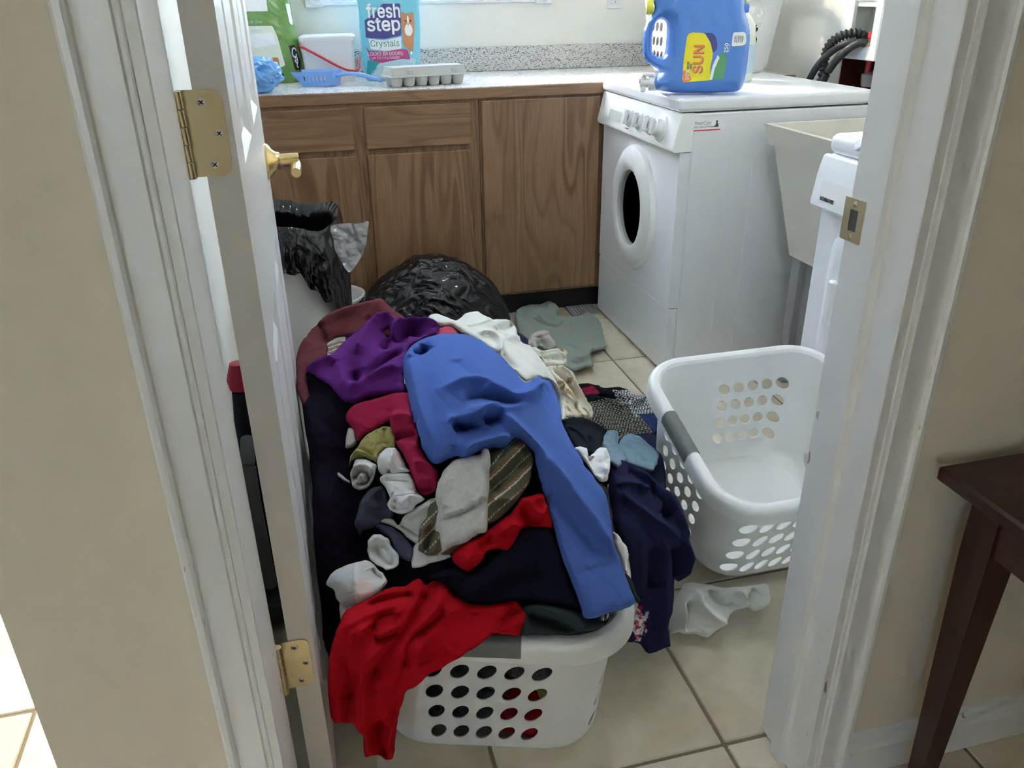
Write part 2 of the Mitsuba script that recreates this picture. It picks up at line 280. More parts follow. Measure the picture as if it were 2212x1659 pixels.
# door, open at a right angle
d = m3.Manifold.cube((0.035, 0.79, 2.03)).translate((-0.101, 0.945, 0.012))
def frus(y0, y1, z0, z1, xa, xb, e):   # (xa at full size) to (xb inset by e)
    p = [(xa, y, z) for y in (y0, y1) for z in (z0, z1)] + [(xb, y, z) for y in (y0 + e, y1 - e) for z in (z0 + e, z1 - e)]
    return mf(trimesh.convex.convex_hull(np.array(p, float)))
for ya, yb in ((1.055, 1.290), (1.395, 1.630)):
    for za, zb in ((0.235, 0.80), (1.035, 1.60), (1.70, 1.92)):
        d = d - frus(ya, yb, za, zb, -0.0655, -0.0745, 0.016)
        d = d + frus(ya + 0.030, yb - 0.030, za + 0.030, zb - 0.030, -0.076, -0.0672, 0.022)
dr_ = struct('door_1', tm(d), 'door_paint', 'white panelled door standing open into the laundry room')
for zc in (1.089, 0.337):
    h = put('hinge', cat_([mv(pad(sbox(-0.1185, zc - 0.0445, -0.085, zc + 0.0445).union(affinity.translate(rrect(0.036, 0.089, 0.012), -0.091, zc)), 0.004, lambda P, D: 0.0012 + 0 * D, lambda P, D: 0 * D), np.array([[1, 0, 0, 0], [0, 0, -1, 0.945], [0, 1, 0, 0], [0, 0, 0, 1.0]]))]), 'old_brass' , False, dr_, label='brass hinge leaf with rounded corners')
    for q in range(5):
        put('knuckle', lathe([(0, 0), (0.006, 0), (0.0065, 0.0006), (0.0065, 0.0170), (0.006, 0.0176), (0, 0.0176)], (-0.1165, 0.9365, zc - 0.0445 + q * 0.0178), 'z', 16), 'old_brass', 30, h)
    for y_, z_ in ((-0.094, 0.032), (-0.081, 0.0), (-0.0905, -0.032)):
        c = (y_, 0.9438, zc + z_)
        put('screw', cat_([lathe([(0, 0.0014), (0.0022, 0.0013), (0.0044, 0.0004), (0.0046, 0)], c, '-y', 18)]), 'steel', 25, h)
        put('screw_slot', cat_([mv(bx(-0.0028, 0.0028, -0.0018, 0, -0.0006, 0.0006), rzx) for rzx in (frame(c, (1, 0, 1), (0, 1, 0)), frame(c, (1, 0, -1), (0, 1, 0)))]), 'black', False, h)
k = put('door_handle', lathe([(0, 0), (0.033, 0), (0.0335, 0.004), (0.030, 0.008), (0.022, 0.013), (0.017, 0.020), (0.016, 0.026), (0.0135, 0.027), (0.0135, 0.060), (0.013, 0.062), (0, 0.062)], (-0.066, 1.672, 0.930), 'x', 36), 'brass', 30, dr_, label='polished brass lever handle')
put('lever', cat_([tube([(-0.0115, 1.676, 0.924), (-0.0105, 1.660, 0.922), (-0.0105, 1.640, 0.919), (-0.012, 1.615, 0.916)], [0.0095, 0.0105, 0.0105, 0.0095], 14)]), 'brass', 40, k)
put('latch_plate', cbox(-0.095, -0.072, 1.734, 1.7362, 0.90, 0.957, 0.0005), 'old_brass', False, dr_)
l_ = thing('ceiling_lamp', 'round white flush ceiling lamp of the laundry room', 'lamp')
put('base', lathe([(0, 0), (0.175, 0), (0.175, -0.02), (0, -0.02)], (0.80, 1.50, 2.4398), n=40), 'white_paint', 30, l_)
dm = lathe([(0.165, -0.02), (0.160, -0.045), (0.12, -0.075), (0.06, -0.09), (0.0, -0.094)], (0.80, 1.50, 2.4398), n=40)
if dm.face_normals[:, 2].mean() > 0: dm.invert()
put('diffuser', dm, 'white_paint', True, l_, emitter={'type': 'area', 'radiance': {'type': 'rgb', 'value': [4.2, 4.45, 4.8]}})
# ------------------------------------------------------------------ base cabinets and counter
CF = 3.062   # face of the frames
def cabinet(x0, x1, label, cols, drawers, stiles):
    c = thing('base_cabinet', label, 'cabinet')
    put('body', bx(x0, x1, CF + 0.020, 3.695, 0.10, 0.868), 'oak_upright', False, c)
    put('face_frame', cat_([bx(a, b, CF, CF + 0.0205, 0.10, 0.868) for a, b in stiles] + [bx(x0, x1, CF + 0.001, CF + 0.020, 0.10, 0.125), bx(x0, x1, CF + 0.001, CF + 0.020, 0.845, 0.868)] + ([bx(x0, x1, CF + 0.001, CF + 0.020, 0.672, 0.722)] if drawers else [])), 'oak_upright', False, c)
    for a, b in cols:
        if drawers: put('drawer', cbox(a, b, CF - 0.018, CF, 0.712, 0.858, 0.003), 'oak_flat', False, c)
        put('door', cbox(a, b, CF - 0.018, CF, 0.112, 0.692 if drawers else 0.862, 0.003), 'oak_upright', False, c)
    put('toe_kick', bx(x0, x1, CF + 0.055, CF + 0.07, 0, 0.10), 'black', False, c, label='black toe kick')
cabinet(-0.22, 0.655, 'oak base cabinet with two drawers over two doors, left part of the counter', [(-0.185, 0.193), (0.236, 0.622)], True, [(-0.22, -0.18), (0.188, 0.240), (0.615, 0.655)])
cabinet(0.657, 1.75, 'oak base cabinet with one tall plain door beside the washing machine', [(0.664, 1.126), (1.17, 1.62)], False, [(0.657, 0.70), (1.12, 1.18), (1.60, 1.75)])
c = thing('countertop', 'speckled grey laminate countertop with oak front edge and low backsplash', 'countertop')
put('slab', cbox(-0.22, 1.95, 3.072, 3.70, 0.872, 0.909, 0.002), 'granite', False, c)
put('edge_band', cbox(-0.22, 1.95, 3.050, 3.0715, 0.869, 0.9085, 0.003), 'oak_flat', False, c, label='oak front edge')
put('backsplash', cbox(-0.22, 1.95, 3.680, 3.70, 0.9095, 1.008, 0.003), 'granite', False, c)
# ------------------------------------------------------------------ the washing machine with a round door
MX, MY0, MY1 = 1.14, 2.364, 3.040
m = thing('washing_machine', 'white front loading washing machine with round glass door and blue jug on top', 'washing machine')
put('body', cat_([cbox(1.178, 1.80, MY0, MY1, 0.012, 0.879, 0.004)] + [cbox(a, b, MY0 - 0.0012, MY0 + 0.004, 0.05, 0.74, 0.001) for a, b in ((1.31, 1.312), (1.395, 1.397), (1.60, 1.602))]), 'enamel', False, m)
for x in (1.22, 1.76):
    for y in (2.41, 3.0): put('foot', lathe([(0, 0), (0.018, 0), (0.016, 0.012), (0, 0.012)], (x, y, 0), n=16), 'black', 30, m)
put('lid', rbox(1.128, 1.806, MY0 - 0.004, MY1 + 0.002, 0.884, 0.926, 0.012), 'enamel', 40, m)
fr = m3.Manifold.cube((0.036, MY1 - MY0, 0.514)).translate((MX, MY0, 0.250))
el = tm(m3.Manifold.cylinder(0.06, 0.136, 0.136, 64).rotate((0, 90, 0)).scale((1, 0.97, 1.16)).translate((1.12, 2.697, 0.518)))
put('front_panel', tm(fr - mf(el)), 'enamel', False, m)
put('kick_panel', cbox(MX, 1.176, MY0, MY1, 0.012, 0.247, 0.004), 'enamel', False, m)
cp = put('control_panel', prism([(1.178, 0.766), (1.178, 0.881), (1.142, 0.881), (1.136, 0.876), (1.114, 0.782), (1.115, 0.770), (1.120, 0.766)], MY0 - 0.004, MY1 + 0.002, 'y'), 'panel_plastic', 25, m)
PX = lambda z: 1.114 + (z - 0.782) * 0.234
tilt = frame((0, 0, 0), (0, 1, 0), (0.228, 0, 0.974))   # panel face: x runs along y, z points out of the panel towards -x
def on_panel(y, z): M = tilt.copy(); M[:3, 0] = (0, -1, 0); M[:3, 2] = np.cross(M[:3, 0], M[:3, 1]); M[:3, 3] = (PX(z) - 0.0003, y, z); return M
put('dispenser_drawer', mv(pad(sbox(-0.105, -0.042, 0.105, 0.045), 0.012, lambda P, D: 0.003 * quarter(D, 0.004), lambda P, D: 0 * D - 0.001), on_panel(2.900, 0.826)), 'panel_plastic', 25, cp)
put('dispenser_grip', mv(pad(rrect(0.125, 0.036, 0.006), 0.006, lambda P, D: 0.0034 + 0 * D, lambda P, D: 0 * D), on_panel(2.868, 0.812)), 'milky_grey', False, cp)
for y in (2.738, 2.655, 2.566):
    kb = put('knob', mv(cat_([lathe([(0, 0.012), (0.019, 0.011), (0.024, 0.004), (0.026, 0)], n=28, sy=1.2), cbox(-0.005, 0.005, -0.024, 0.026, 0.008, 0.026, 0.003)]), on_panel(y, 0.822)), 'white_plastic', 30, cp)
    put('knob_recess', mv(lathe([(0, 0.0125), (0.013, 0.0122), (0.014, 0.010)], n=20), on_panel(y, 0.822)), 'mid_grey', 30, kb)
kb = put('dial', mv(lathe([(0, 0.030), (0.020, 0.030), (0.026, 0.026), (0.030, 0.012), (0.040, 0.006), (0.042, 0)], n=40), on_panel(2.475, 0.824)), 'white_plastic', 30, cp)
put('dial_pointer', mv(cbox(-0.006, 0.006, -0.026, 0.026, 0.028, 0.040, 0.004), on_panel(2.475, 0.824)), 'white_plastic', False, kb)
put('indicator_light', mv(lathe([(0, 0.005), (0.005, 0.004), (0.006, 0)], n=14), on_panel(2.545, 0.797)), 'print_orange', 30, cp)
put('nameplate', mv(cat_([bx(-0.022, 0.022, -0.005, 0.005, 0, 0.0006)]), on_panel(2.745, 0.786)), 'print_white', False, cp)
put('nameplate_lettering', text('KENMORE', 0.0055, on_panel(2.745, 0.7835), 0.0008, True, True), 'print_black', False, cp)
dd = put('door', lathe([(0.115, 0.024), (0.122, 0.030), (0.140, 0.034), (0.165, 0.030), (0.184, 0.018), (0.189, 0.006), (0.189, 0.0), (0.136, 0.0), (0.118, 0.004), (0.115, 0.024)], (0, 0, 0), '-x', 72, 1, 1), 'panel_plastic', 35, m, to=T().translate([1.141, 2.697, 0.518]).scale([1, 0.97, 1.16]), label='round white door')
put('door_glass', lathe([(0, -0.040), (0.060, -0.034), (0.10, -0.015), (0.120, 0.006)], (0, 0, 0), '-x', 64), 'door_glass', 40, dd, to=T().translate([1.141, 2.697, 0.518]).scale([1, 0.97, 1.16]), label='dark door glass')
put('gasket', lathe([(0.1185, -0.006), (0.112, 0.004), (0.1165, 0.012), (0.1185, 0.004)], (0, 0, 0), '-x', 64), 'mid_grey', 40, dd, to=T().translate([1.141, 2.697, 0.518]).scale([1, 0.97, 1.16]))
st = put('sticker', bx(1.176, 1.270, MY0 - 0.0008, MY0 - 0.0001, 0.826, 0.860), 'print_white', False, m, label='repair shop sticker')
SF = frame((0, MY0 - 0.0008, 0), (1, 0, 0), (0, 0, 1))
def at_side(x, z): M = SF.copy(); M[0, 3], M[2, 3] = x, z; return M
put('sticker_lettering', cat_([text('RemCos', 0.0105, at_side(1.181, 0.8455), 0.0006), text('Appliance Parts', 0.0062, at_side(1.181, 0.8365), 0.0006)]), 'mid_grey', False, st)
put('sticker_figure', mv(cat_([trimesh.creation.extrude_polygon(g, 0.0006, engine='earcut') for g in (Point(0.0, 0.0155).buffer(0.0034), Polygon([(-0.012, 0), (0.006, -0.001), (0.0065, 0.006), (0.003, 0.0115), (-0.003, 0.0115), (-0.004, 0.005)]))]), at_side(1.256, 0.838)), 'dark_grey', False, st)
put('sticker_band', mv(bx(0, 0.094, 0, 0.0036, 0, 0.0006), at_side(1.176, 0.8275)), 'print_red', False, st)
# ------------------------------------------------------------------ the second machine, half behind the door jamb
m = thing('washer', 'white top loading washer with sloping control panel half hidden behind the door jamb', 'washer')
put('body', cbox(1.216, 1.90, 1.045, 1.722, 0.01, 0.868, 0.006), 'enamel', False, m)
put('lid', rbox(1.212, 1.905, 1.040, 1.726, 0.868, 0.915, 0.018), 'enamel', 40, m)
cp = put('control_panel', prism([(1.22, 0.745), (1.22, 0.866), (1.212, 0.866), (1.206, 0.862), (1.196, 0.820), (1.189, 0.765), (1.188, 0.750), (1.193, 0.745)], 1.040, 1.727, 'y'), 'enamel', 30, m)
put('face', prism([(1.2075, 0.855), (1.2045, 0.855), (1.195, 0.812), (1.1875, 0.762), (1.190, 0.762)], 1.06, 1.700, 'y'), 'white_plastic', 25, cp)
put('nameplate_lettering', text('KENMORE', 0.008, frame((1.1868, 1.689, 0.7665), (0, -1, 0), (0.14, 0, 1)), 0.0008, True), 'print_black', False, cp)
put('front_door', mv(pad(rrect(0.56, 0.60, 0.05), 0.02, lambda P, D: 0.009 * quarter(D, 0.016), lambda P, D: 0 * D - 0.002), frame((1.216, 1.375, 0.40), (0, -1, 0), (0, 0, 1))), 'enamel', 30, m)
put('door_grip', rbox(1.190, 1.210, 1.588, 1.618, 0.475, 0.590, 0.009), 'white_plastic', 40, m)
put('seam', bx(1.2145, 1.2165, 1.045, 1.722, 0.742, 0.745), 'mid_grey', False, m)
# ------------------------------------------------------------------ utility sink between the machines
s = thing('utility_sink', 'beige plastic laundry sink on legs between the two white machines', 'sink')
def fr2(x0, x1, y0, y1, z1, X0, X1, Y0, Y1, z0): return mf(trimesh.convex.convex_hull(np.array([(x, y, z1) for x in (x0, x1) for y in (y0, y1)] + [(x, y, z0) for x in (X0, X1) for y in (Y0, Y1)], float)))
tub = fr2(1.422, 1.90, 1.80, 2.30, 0.795, 1.50, 1.86, 1.85, 2.25, 0.44) + fr2(1.395, 1.93, 1.775, 2.320, 0.847, 1.412, 1.92, 1.790, 2.308, 0.785)
tub = tub - fr2(1.410, 1.915, 1.79, 2.305, 0.86, 1.52, 1.84, 1.87, 2.23, 0.47)
put('tub', tm(tub), 'sink_plastic', False, s)
for x in (1.53, 1.83):
    for y in (1.86, 2.20): put('leg', cbox(x - 0.022, x + 0.022, y, y + 0.044, 0, 0.455, 0.003), 'grey_metal', False, s)
put('drain_pipe', lathe([(0, 0.05), (0.022, 0.05), (0.022, 0.44), (0, 0.44)], (1.68, 2.05, 0), n=16), 'white_plastic', 30, s)
put('leg_panel', cbox(1.535, 1.545, 1.88, 2.24, 0.02, 0.44, 0.002), 'grey_metal', False, s)
# ------------------------------------------------------------------ outlet box on the right wall
b = thing('washer_outlet_box', 'white washer outlet box in the wall with brass valves and black hoses', 'outlet box')
X0 = 1.95
put('frame', cat_([cbox(X0 - 0.012, X0 + 0.004, 2.575, 2.612, 0.993, 1.215, 0.002), cbox(X0 - 0.012, X0 + 0.004, 2.728, 2.792, 0.993, 1.215, 0.002), cbox(X0 - 0.012, X0 + 0.004, 2.575, 2.792, 0.991, 1.036, 0.002), cbox(X0 - 0.012, X0 + 0.004, 2.575, 2.792, 1.178, 1.215, 0.002)]), 'white_plastic', False, b)
put('recess', cat_([bx(X0 + 0.085, X0 + 0.09, 2.573, 2.774, 0.992, 1.159), bx(X0, X0 + 0.09, 2.573, 2.580, 0.992, 1.159), bx(X0, X0 + 0.09, 2.766, 2.774, 0.992, 1.159), bx(X0, X0 + 0.09, 2.573, 2.774, 0.992, 1.000)]), 'milky', False, b)
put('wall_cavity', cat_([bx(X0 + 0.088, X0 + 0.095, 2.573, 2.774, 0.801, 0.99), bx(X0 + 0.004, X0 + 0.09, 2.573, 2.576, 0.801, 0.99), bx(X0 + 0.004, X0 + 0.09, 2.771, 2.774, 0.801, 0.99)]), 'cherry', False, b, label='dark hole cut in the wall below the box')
for y, mt in ((2.66, 'print_red'), (2.625, 'pipe_blue')):
    v = put('valve', cat_([lathe([(0, 0), (0.010, 0), (0.010, 0.03), (0.014, 0.032), (0.014, 0.045), (0.008, 0.05), (0, 0.05)], (X0 + 0.03, y, 1.005), n=16), tube([(X0 + 0.03, y, 1.04), (X0 - 0.01, y + 0.012, 1.044)], 0.010, 12)]), 'brass', 30, b)
    put('valve_handle', cbox(X0 + 0.018, X0 + 0.042, y - 0.014, y + 0.014, 1.058, 1.080, 0.003), mt, False, v)
put('water_pipe', cat_([tube([(X0 + 0.045, 2.622, 0.81), (X0 + 0.045, 2.622, 1.0)], 0.011, 14)]), 'pipe_blue', 40, b, label='blue water pipe')
put('water_pipe', cat_([tube([(X0 + 0.050, 2.690, 0.81), (X0 + 0.050, 2.680, 0.985)], 0.011, 14)]), 'pipe_red', 40, b, label='red water pipe')
put('pipe_fitting', cat_([lathe([(0, 0), (0.015, 0), (0.015, 0.025), (0, 0.025)], (X0 + 0.045, 2.622, 0.935), n=16), lathe([(0, 0), (0.03, 0), (0.034, 0.04), (0, 0.05)], (X0 + 0.06, 2.672, 0.90), n=18)]), 'mid_grey', 30, b)
for q, (pts, r) in enumerate([([(X0 - 0.012, 2.672, 1.044), (X0 - 0.05, 2.715, 1.036), (X0 - 0.075, 2.79, 0.975), (X0 - 0.085, 2.845, 0.88), (X0 - 0.085, 2.87, 0.78)], 0.0125), ([(X0 - 0.012, 2.637, 1.044), (X0 - 0.045, 2.672, 1.030), (X0 - 0.068, 2.735, 0.960), (X0 - 0.08, 2.765, 0.87), (X0 - 0.08, 2.78, 0.76)], 0.0135)]):
    solo('water_hose', tube(pts, r, 12, smooth_n=40), 'rubber', ['black rubber water hose, left one of two smooth hoses at the outlet box', 'black rubber water hose, right one of two smooth hoses at the outlet box'][q], 'hose', 60)
P = spline([(X0 + 0.03, 2.700, 1.060), (X0 - 0.03, 2.722, 1.072), (X0 - 0.06, 2.775, 1.03), (X0 - 0.062, 2.785, 0.95), (X0 - 0.075, 2.775, 0.85), (X0 - 0.075, 2.77, 0.76)], 180)
solo('drain_hose', tube(P, 0.0145 + 0.0035 * np.sin(np.arange(180) * 0.9), 12), 'rubber', 'black corrugated drain hose bent into the outlet box above the smooth hoses', 'hose', 60)
# ------------------------------------------------------------------ printed film bags on the counter
def wob(x, z, s, f=14.0, seed=0): return (meshkit.fbm(np.c_[x * f, z * f, np.full(len(x), seed * 3.7)], 3, seed) - 0.5) * 2 * s
class Bag:
    """A filled upright film bag: half width, half depth and centre per height."""
    def __init__(s, y, zs, xc, w, d, seed, wr): s.y, s.zs, s.xc, s.w, s.d, s.seed, s.wr = y, zs, xc, w, d, seed, wr
    def at(s, z): return np.interp(z, s.zs, s.xc), np.interp(z, s.zs, s.w), np.interp(z, s.zs, s.d)
    def front(s, x, z):
        xc, w, d = s.at(z); q = np.clip(np.abs((x - xc) / w), 0, 0.999)
        return s.y - d * (1 - q ** 2.4) ** (1 / 2.4) - wob(x, z, s.wr, 16, s.seed) * 0.7 - np.abs(wob(x + z, z, s.wr, 30, s.seed + 5))
    def mesh(s, n=72, m=60):
        t = np.linspace(0, 2 * np.pi, n, endpoint=False); z = np.linspace(s.zs[0], s.zs[-1], m); V = []
        for zz in z:
            xc, w, d = s.at(zz); cx = np.sign(np.cos(t)) * np.abs(np.cos(t)) ** (2 / 2.4); sy = np.sign(np.sin(t)) * np.abs(np.sin(t)) ** (2 / 2.4)
            x = xc + w * cx; y = s.y - d * sy; f = sy > 0.02
            y[f] = s.front(x[f], np.full(f.sum(), zz)); V.append(np.c_[x, y, np.full(n, zz)])
        V = np.vstack(V); i, j = np.meshgrid(np.arange(m - 1), np.arange(n), indexing='ij')
        q = np.stack([i * n + j, i * n + (j + 1) % n, (i + 1) * n + (j + 1) % n, (i + 1) * n + j], -1).reshape(-1, 4)
        f = np.vstack([q[:, [0, 1, 2]], q[:, [0, 2, 3]]]); k = len(V)
        V = np.vstack([V, V[:n].mean(0), V[-n:].mean(0)]); f = np.vstack([f] + [[k, (j + 1) % n, j] for j in range(n)] + [[k + 1, (m - 1) * n + j, (m - 1) * n + (j + 1) % n] for j in range(n)])
        r = trimesh.Trimesh(V, f, process=False); r.fix_normals(); return r
    def patch(s, pts, off=0.0012, sp=0.006):
        m = pad(Polygon(pts), sp, lambda P, D: 0 * D, lambda P, D: 0 * D); v = m.vertices; n = len(v)
        P, tri, D, nb = poly_mesh(Polygon(pts), sp); return trimesh.Trimesh(np.c_[P[:, 0], s.front(P[:, 0], P[:, 1]) - off, P[:, 1]], tri, process=False)
    def text(s, t, h, x, z, bold=True, off=0.002, center=True, sq=1.0):
        m = meshkit.text_mesh(t, h, 0.0008, bold).subdivide_to_size(0.012); v = m.vertices * [sq, 1, 1]
        if center: v[:, 0] -= (v[:, 0].min() + v[:, 0].max()) / 2
        X, Z = v[:, 0] + x, v[:, 1] + z; return trimesh.Trimesh(np.c_[X, s.front(X, Z) - off - v[:, 2], Z], m.faces, process=False)
def ell(cx, cz, a, b, n=20): t = np.linspace(0, 2 * np.pi, n, endpoint=False); return np.c_[cx + a * np.cos(t), cz + b * np.sin(t)]
B = Bag(3.455, [0.909, 0.925, 1.0, 1.10, 1.16, 1.22, 1.30], [0.392, 0.392, 0.394, 0.396, 0.398, 0.398, 0.400], [0.100, 0.108, 0.114, 0.118, 0.116, 0.122, 0.126], [0.048, 0.055, 0.058, 0.052, 0.040, 0.026, 0.010], 3, 0.004)
b = thing('litter_bag', 'turquoise film bag of cat litter crystals in front of the window', 'bag')
put('film', B.mesh(), 'film_sky', 40, b)
put('print', B.patch([(0.300, 0.93), (0.345, 0.985), (0.47, 0.992), (0.485, 0.985), (0.478, 0.95), (0.40, 0.92), (0.32, 0.918)]), 'film_pale', True, b)
put('print', B.patch([(0.288, 0.93), (0.297, 0.988), (0.345, 0.982), (0.313, 0.935)]), 'print_teal', True, b)
put('print', B.patch([(0.297, 1.068), (0.365, 1.063), (0.432, 1.074), (0.437, 1.185), (0.37, 1.185), (0.34, 1.155), (0.315, 1.14), (0.298, 1.128)], 0.0016), 'print_navy', True, b)
put('print', B.patch([(0.305, 1.064), (0.365, 1.058), (0.430, 1.069), (0.429, 1.026), (0.37, 1.020), (0.312, 1.027)], 0.0018), 'print_white', True, b)
put('print', B.patch([(0.295, 1.038), (0.304, 1.022), (0.365, 1.017), (0.430, 1.026), (0.452, 1.022), (0.462, 0.985), (0.43, 0.990), (0.345, 0.977), (0.305, 0.990)], 0.0016), 'print_magenta', True, b)
put('lettering', cat_([B.text('fresh', 0.046, 0.370, 1.138, sq=0.84), B.text('step', 0.047, 0.368, 1.092, sq=0.98)]), 'print_white', False, b)
put('lettering', B.text('Crystals', 0.023, 0.367, 1.036, False, sq=0.92), 'print_teal', False, b)
put('lettering', cat_([B.text('LOCKS IN ODORS', 0.0125, 0.366, 1.004, False, sq=0.92), B.text('UP TO 1X LONGER!', 0.0085, 0.366, 0.991, False)]), 'print_white', False, b)
put('cat_picture', B.patch([(0.438, 1.04), (0.436, 1.10), (0.437, 1.150), (0.442, 1.158), (0.452, 1.150), (0.472, 1.150), (0.483, 1.156), (0.487, 1.145), (0.486, 1.10), (0.480, 1.05), (0.474, 1.02), (0.472, 1.005), (0.463, 1.006), (0.460, 1.025), (0.445, 1.03)], 0.0024), 'cat_orange', True, b)
for e_ in ((0.462, 1.092, 0.016, 0.022), (0.462, 1.128, 0.004, 0.016), (0.467, 1.010, 0.005, 0.007)): put('cat_picture', B.patch(ell(*e_), 0.0032), 'print_white', True, b)
for e_ in ((0.4525, 1.124, 0.003, 0.0035, 12), (0.4715, 1.124, 0.003, 0.0035, 12), (0.462, 1.110, 0.002, 0.0015, 10)): put('cat_picture', B.patch(ell(*e_), 0.0037), 'print_black', True, b)
G = Bag(3.54, [0.909, 0.925, 1.0, 1.08, 1.14, 1.20, 1.32], [-0.068, -0.070, -0.070, -0.070, -0.072, -0.075, -0.078], [0.104, 0.112, 0.122, 0.112, 0.106, 0.105, 0.100], [0.075, 0.082, 0.085, 0.075, 0.062, 0.045, 0.02], 9, 0.005)
b = thing('litter_bag', 'green film bag standing at the left end of the counter beside the white bucket', 'bag')
put('film', G.mesh(), 'film_green', 40, b)
put('print', G.patch([(-0.17, 0.965), (-0.17, 1.115), (-0.045, 1.115), (-0.032, 1.08), (-0.016, 0.975), (-0.05, 0.962)], 0.0014), 'print_cream', True, b)
put('print', G.patch([(-0.155, 1.035), (-0.155, 1.085), (-0.050, 1.092), (-0.038, 1.05)], 0.0022), 'print_white', True, b)
for p_ in ([(-0.090, 0.978), (-0.090, 1.0), (-0.078, 1.0), (-0.078, 0.978)], [(-0.060, 0.976), (-0.060, 1.006), (-0.038, 1.004), (-0.036, 0.974)]): put('print', G.patch(p_, 0.0022), 'cat_orange', True, b)
for p_ in ([(-0.165, 1.165), (-0.165, 1.25), (-0.055, 1.25), (-0.055, 1.165)], [(0.012, 1.19), (0.020, 1.12), (0.032, 1.115), (0.027, 1.19)]): put('print', G.patch(p_, 0.0016), 'print_white', True, b)
put('print', G.patch([(0.006, 1.044), (0.028, 1.046), (0.045, 0.985), (0.040, 0.955), (0.020, 0.955)], 0.0018), 'print_black', True, b)
put('print', G.patch([(-0.075, 0.945), (-0.028, 0.950), (-0.024, 0.938), (-0.08, 0.932)], 0.0018), 'print_black', True, b)
put('lettering', cat_([G.text('C', 0.034, 0.0235, 1.002, True, 0.003, sq=0.6), G.text('a', 0.026, 0.028, 0.984, True, 0.003, sq=0.7), G.text('t', 0.024, 0.030, 0.964, True, 0.003, sq=0.7)]), 'print_white', False, b)
put('lettering', G.text('cat litter', 0.010, -0.105, 1.125, False), 'film_pale', False, b)
put('lettering', G.text('natural', 0.0095, -0.105, 1.096, False), 'film_pale', False, b)
# ------------------------------------------------------------------ bucket with red handle
b = thing('bucket', 'square white plastic bucket with lid and red handle behind the blue scoop', 'bucket')
def sqf(w0, w1, z0, z1, r=0.018): return tm(m3.Manifold.batch_hull([m3.Manifold.cylinder(0.001, r, r, 20).translate((sx * (w - r), sy * (w - r), z)) for sx in (-1, 1) for sy in (-1, 1) for w, z in ((w0, z0), (w1, z1))]))
Mb = rz(-4, (0.158, 3.550, 0.9095))
put('body', mv(sqf(0.094, 0.102, 0, 0.150), Mb), 'white_plastic', 30, b)
put('lid', mv(cat_([sqf(0.107, 0.107, 0.148, 0.162), sqf(0.100, 0.098, 0.162, 0.166)]), Mb), 'white_plastic', 30, b)
put('handle', mv(tube([(-0.104, -0.02, 0.128), (-0.104, -0.10, 0.132), (-0.085, -0.116, 0.124), (-0.02, -0.119, 0.088), (0.05, -0.119, 0.050), (0.092, -0.116, 0.040), (0.110, -0.10, 0.046), (0.110, -0.03, 0.075)], 0.0045, 10, smooth_n=50), Mb), 'print_red', 60, b, label='red wire handle')
# ------------------------------------------------------------------ litter scoop
s = thing('litter_scoop', 'light blue slotted litter scoop lying in front of the white bucket', 'scoop')
sc = fr2(-0.105, 0.055, -0.058, 0.058, 0.052, -0.070, 0.050, -0.040, 0.040, 0.0) - fr2(-0.125, 0.052, -0.054, 0.054, 0.060, -0.068, 0.047, -0.036, 0.036, 0.003)
for q in range(6):
    x = -0.062 + q * 0.0155
    sc = sc - m3.Manifold.cube((0.008, 0.3, 0.024)).translate((x, -0.15, 0.013)) - m3.Manifold.cube((0.008, 0.06, 0.03)).translate((x, -0.03, -0.01))
Ms = frame((0.120, 3.325, 0.9115), (0.93, -0.36, 0.03), (0.36, 0.93, 0.0))
put('tray', mv(tm(sc), Ms), 'scoop_blue', False, s)
hz = lambda P: 0.030 + 0.010 * np.sin(np.clip((P[:, 0] - 0.05) / 0.17, 0, 1) * np.pi) - 0.022 * np.clip((P[:, 0] - 0.09) / 0.13, 0, 1)
put('handle', mv(pad(smooth_poly([(0.048, -0.022), (0.07, -0.013), (0.13, -0.013), (0.205, -0.017), (0.226, -0.007), (0.226, 0.007), (0.205, 0.017), (0.13, 0.013), (0.07, 0.013), (0.048, 0.022)]), 0.004, lambda P, D: hz(P) + 0.008 * quarter(D, 0.008), lambda P, D: hz(P) - 0.006 * quarter(D, 0.007)), Ms), 'scoop_blue', 40, s)
# ------------------------------------------------------------------ egg carton
e = thing('egg_carton', 'grey pulp egg carton for a dozen on the counter edge', 'carton')
Me = rz(13, (0.486, 3.215, 0.9095))
def fr3(a0, b0, z0, a1, b1, z1): return trimesh.convex.convex_hull(np.array([(x * a0, y * b0, z0) for x in (-1, 1) for y in (-1, 1)] + [(x * a1, y * b1, z1) for x in (-1, 1) for y in (-1, 1)]))
lid = mf(fr3(0.150, 0.054, 0.036, 0.140, 0.044, 0.068)) + mf(cbox(-0.156, 0.156, -0.059, 0.059, 0.034, 0.039, 0.001))
put('lid', mv(tm(lid), Me), 'pulp', False, e)
cups = [mv(lathe([(0, 0), (0.013, 0.0), (0.0185, 0.004), (0.0240, 0.026), (0.0240, 0.034), (0, 0.034)], (0, 0, 0), n=14), frame((-0.1225 + 0.049 * i, -0.026 + 0.052 * j, 0), (1, 0, 0), (0, 1, 0))) for i in range(6) for j in range(2)]
for cm in cups: put('egg_cup', mv(cm, Me), 'pulp', 40, e)
for x in (-0.075, 0.098): put('tab', mv(cbox(x - 0.010, x + 0.010, -0.0555, -0.047, 0.046, 0.058, 0.001), Me), 'pulp', False, e)
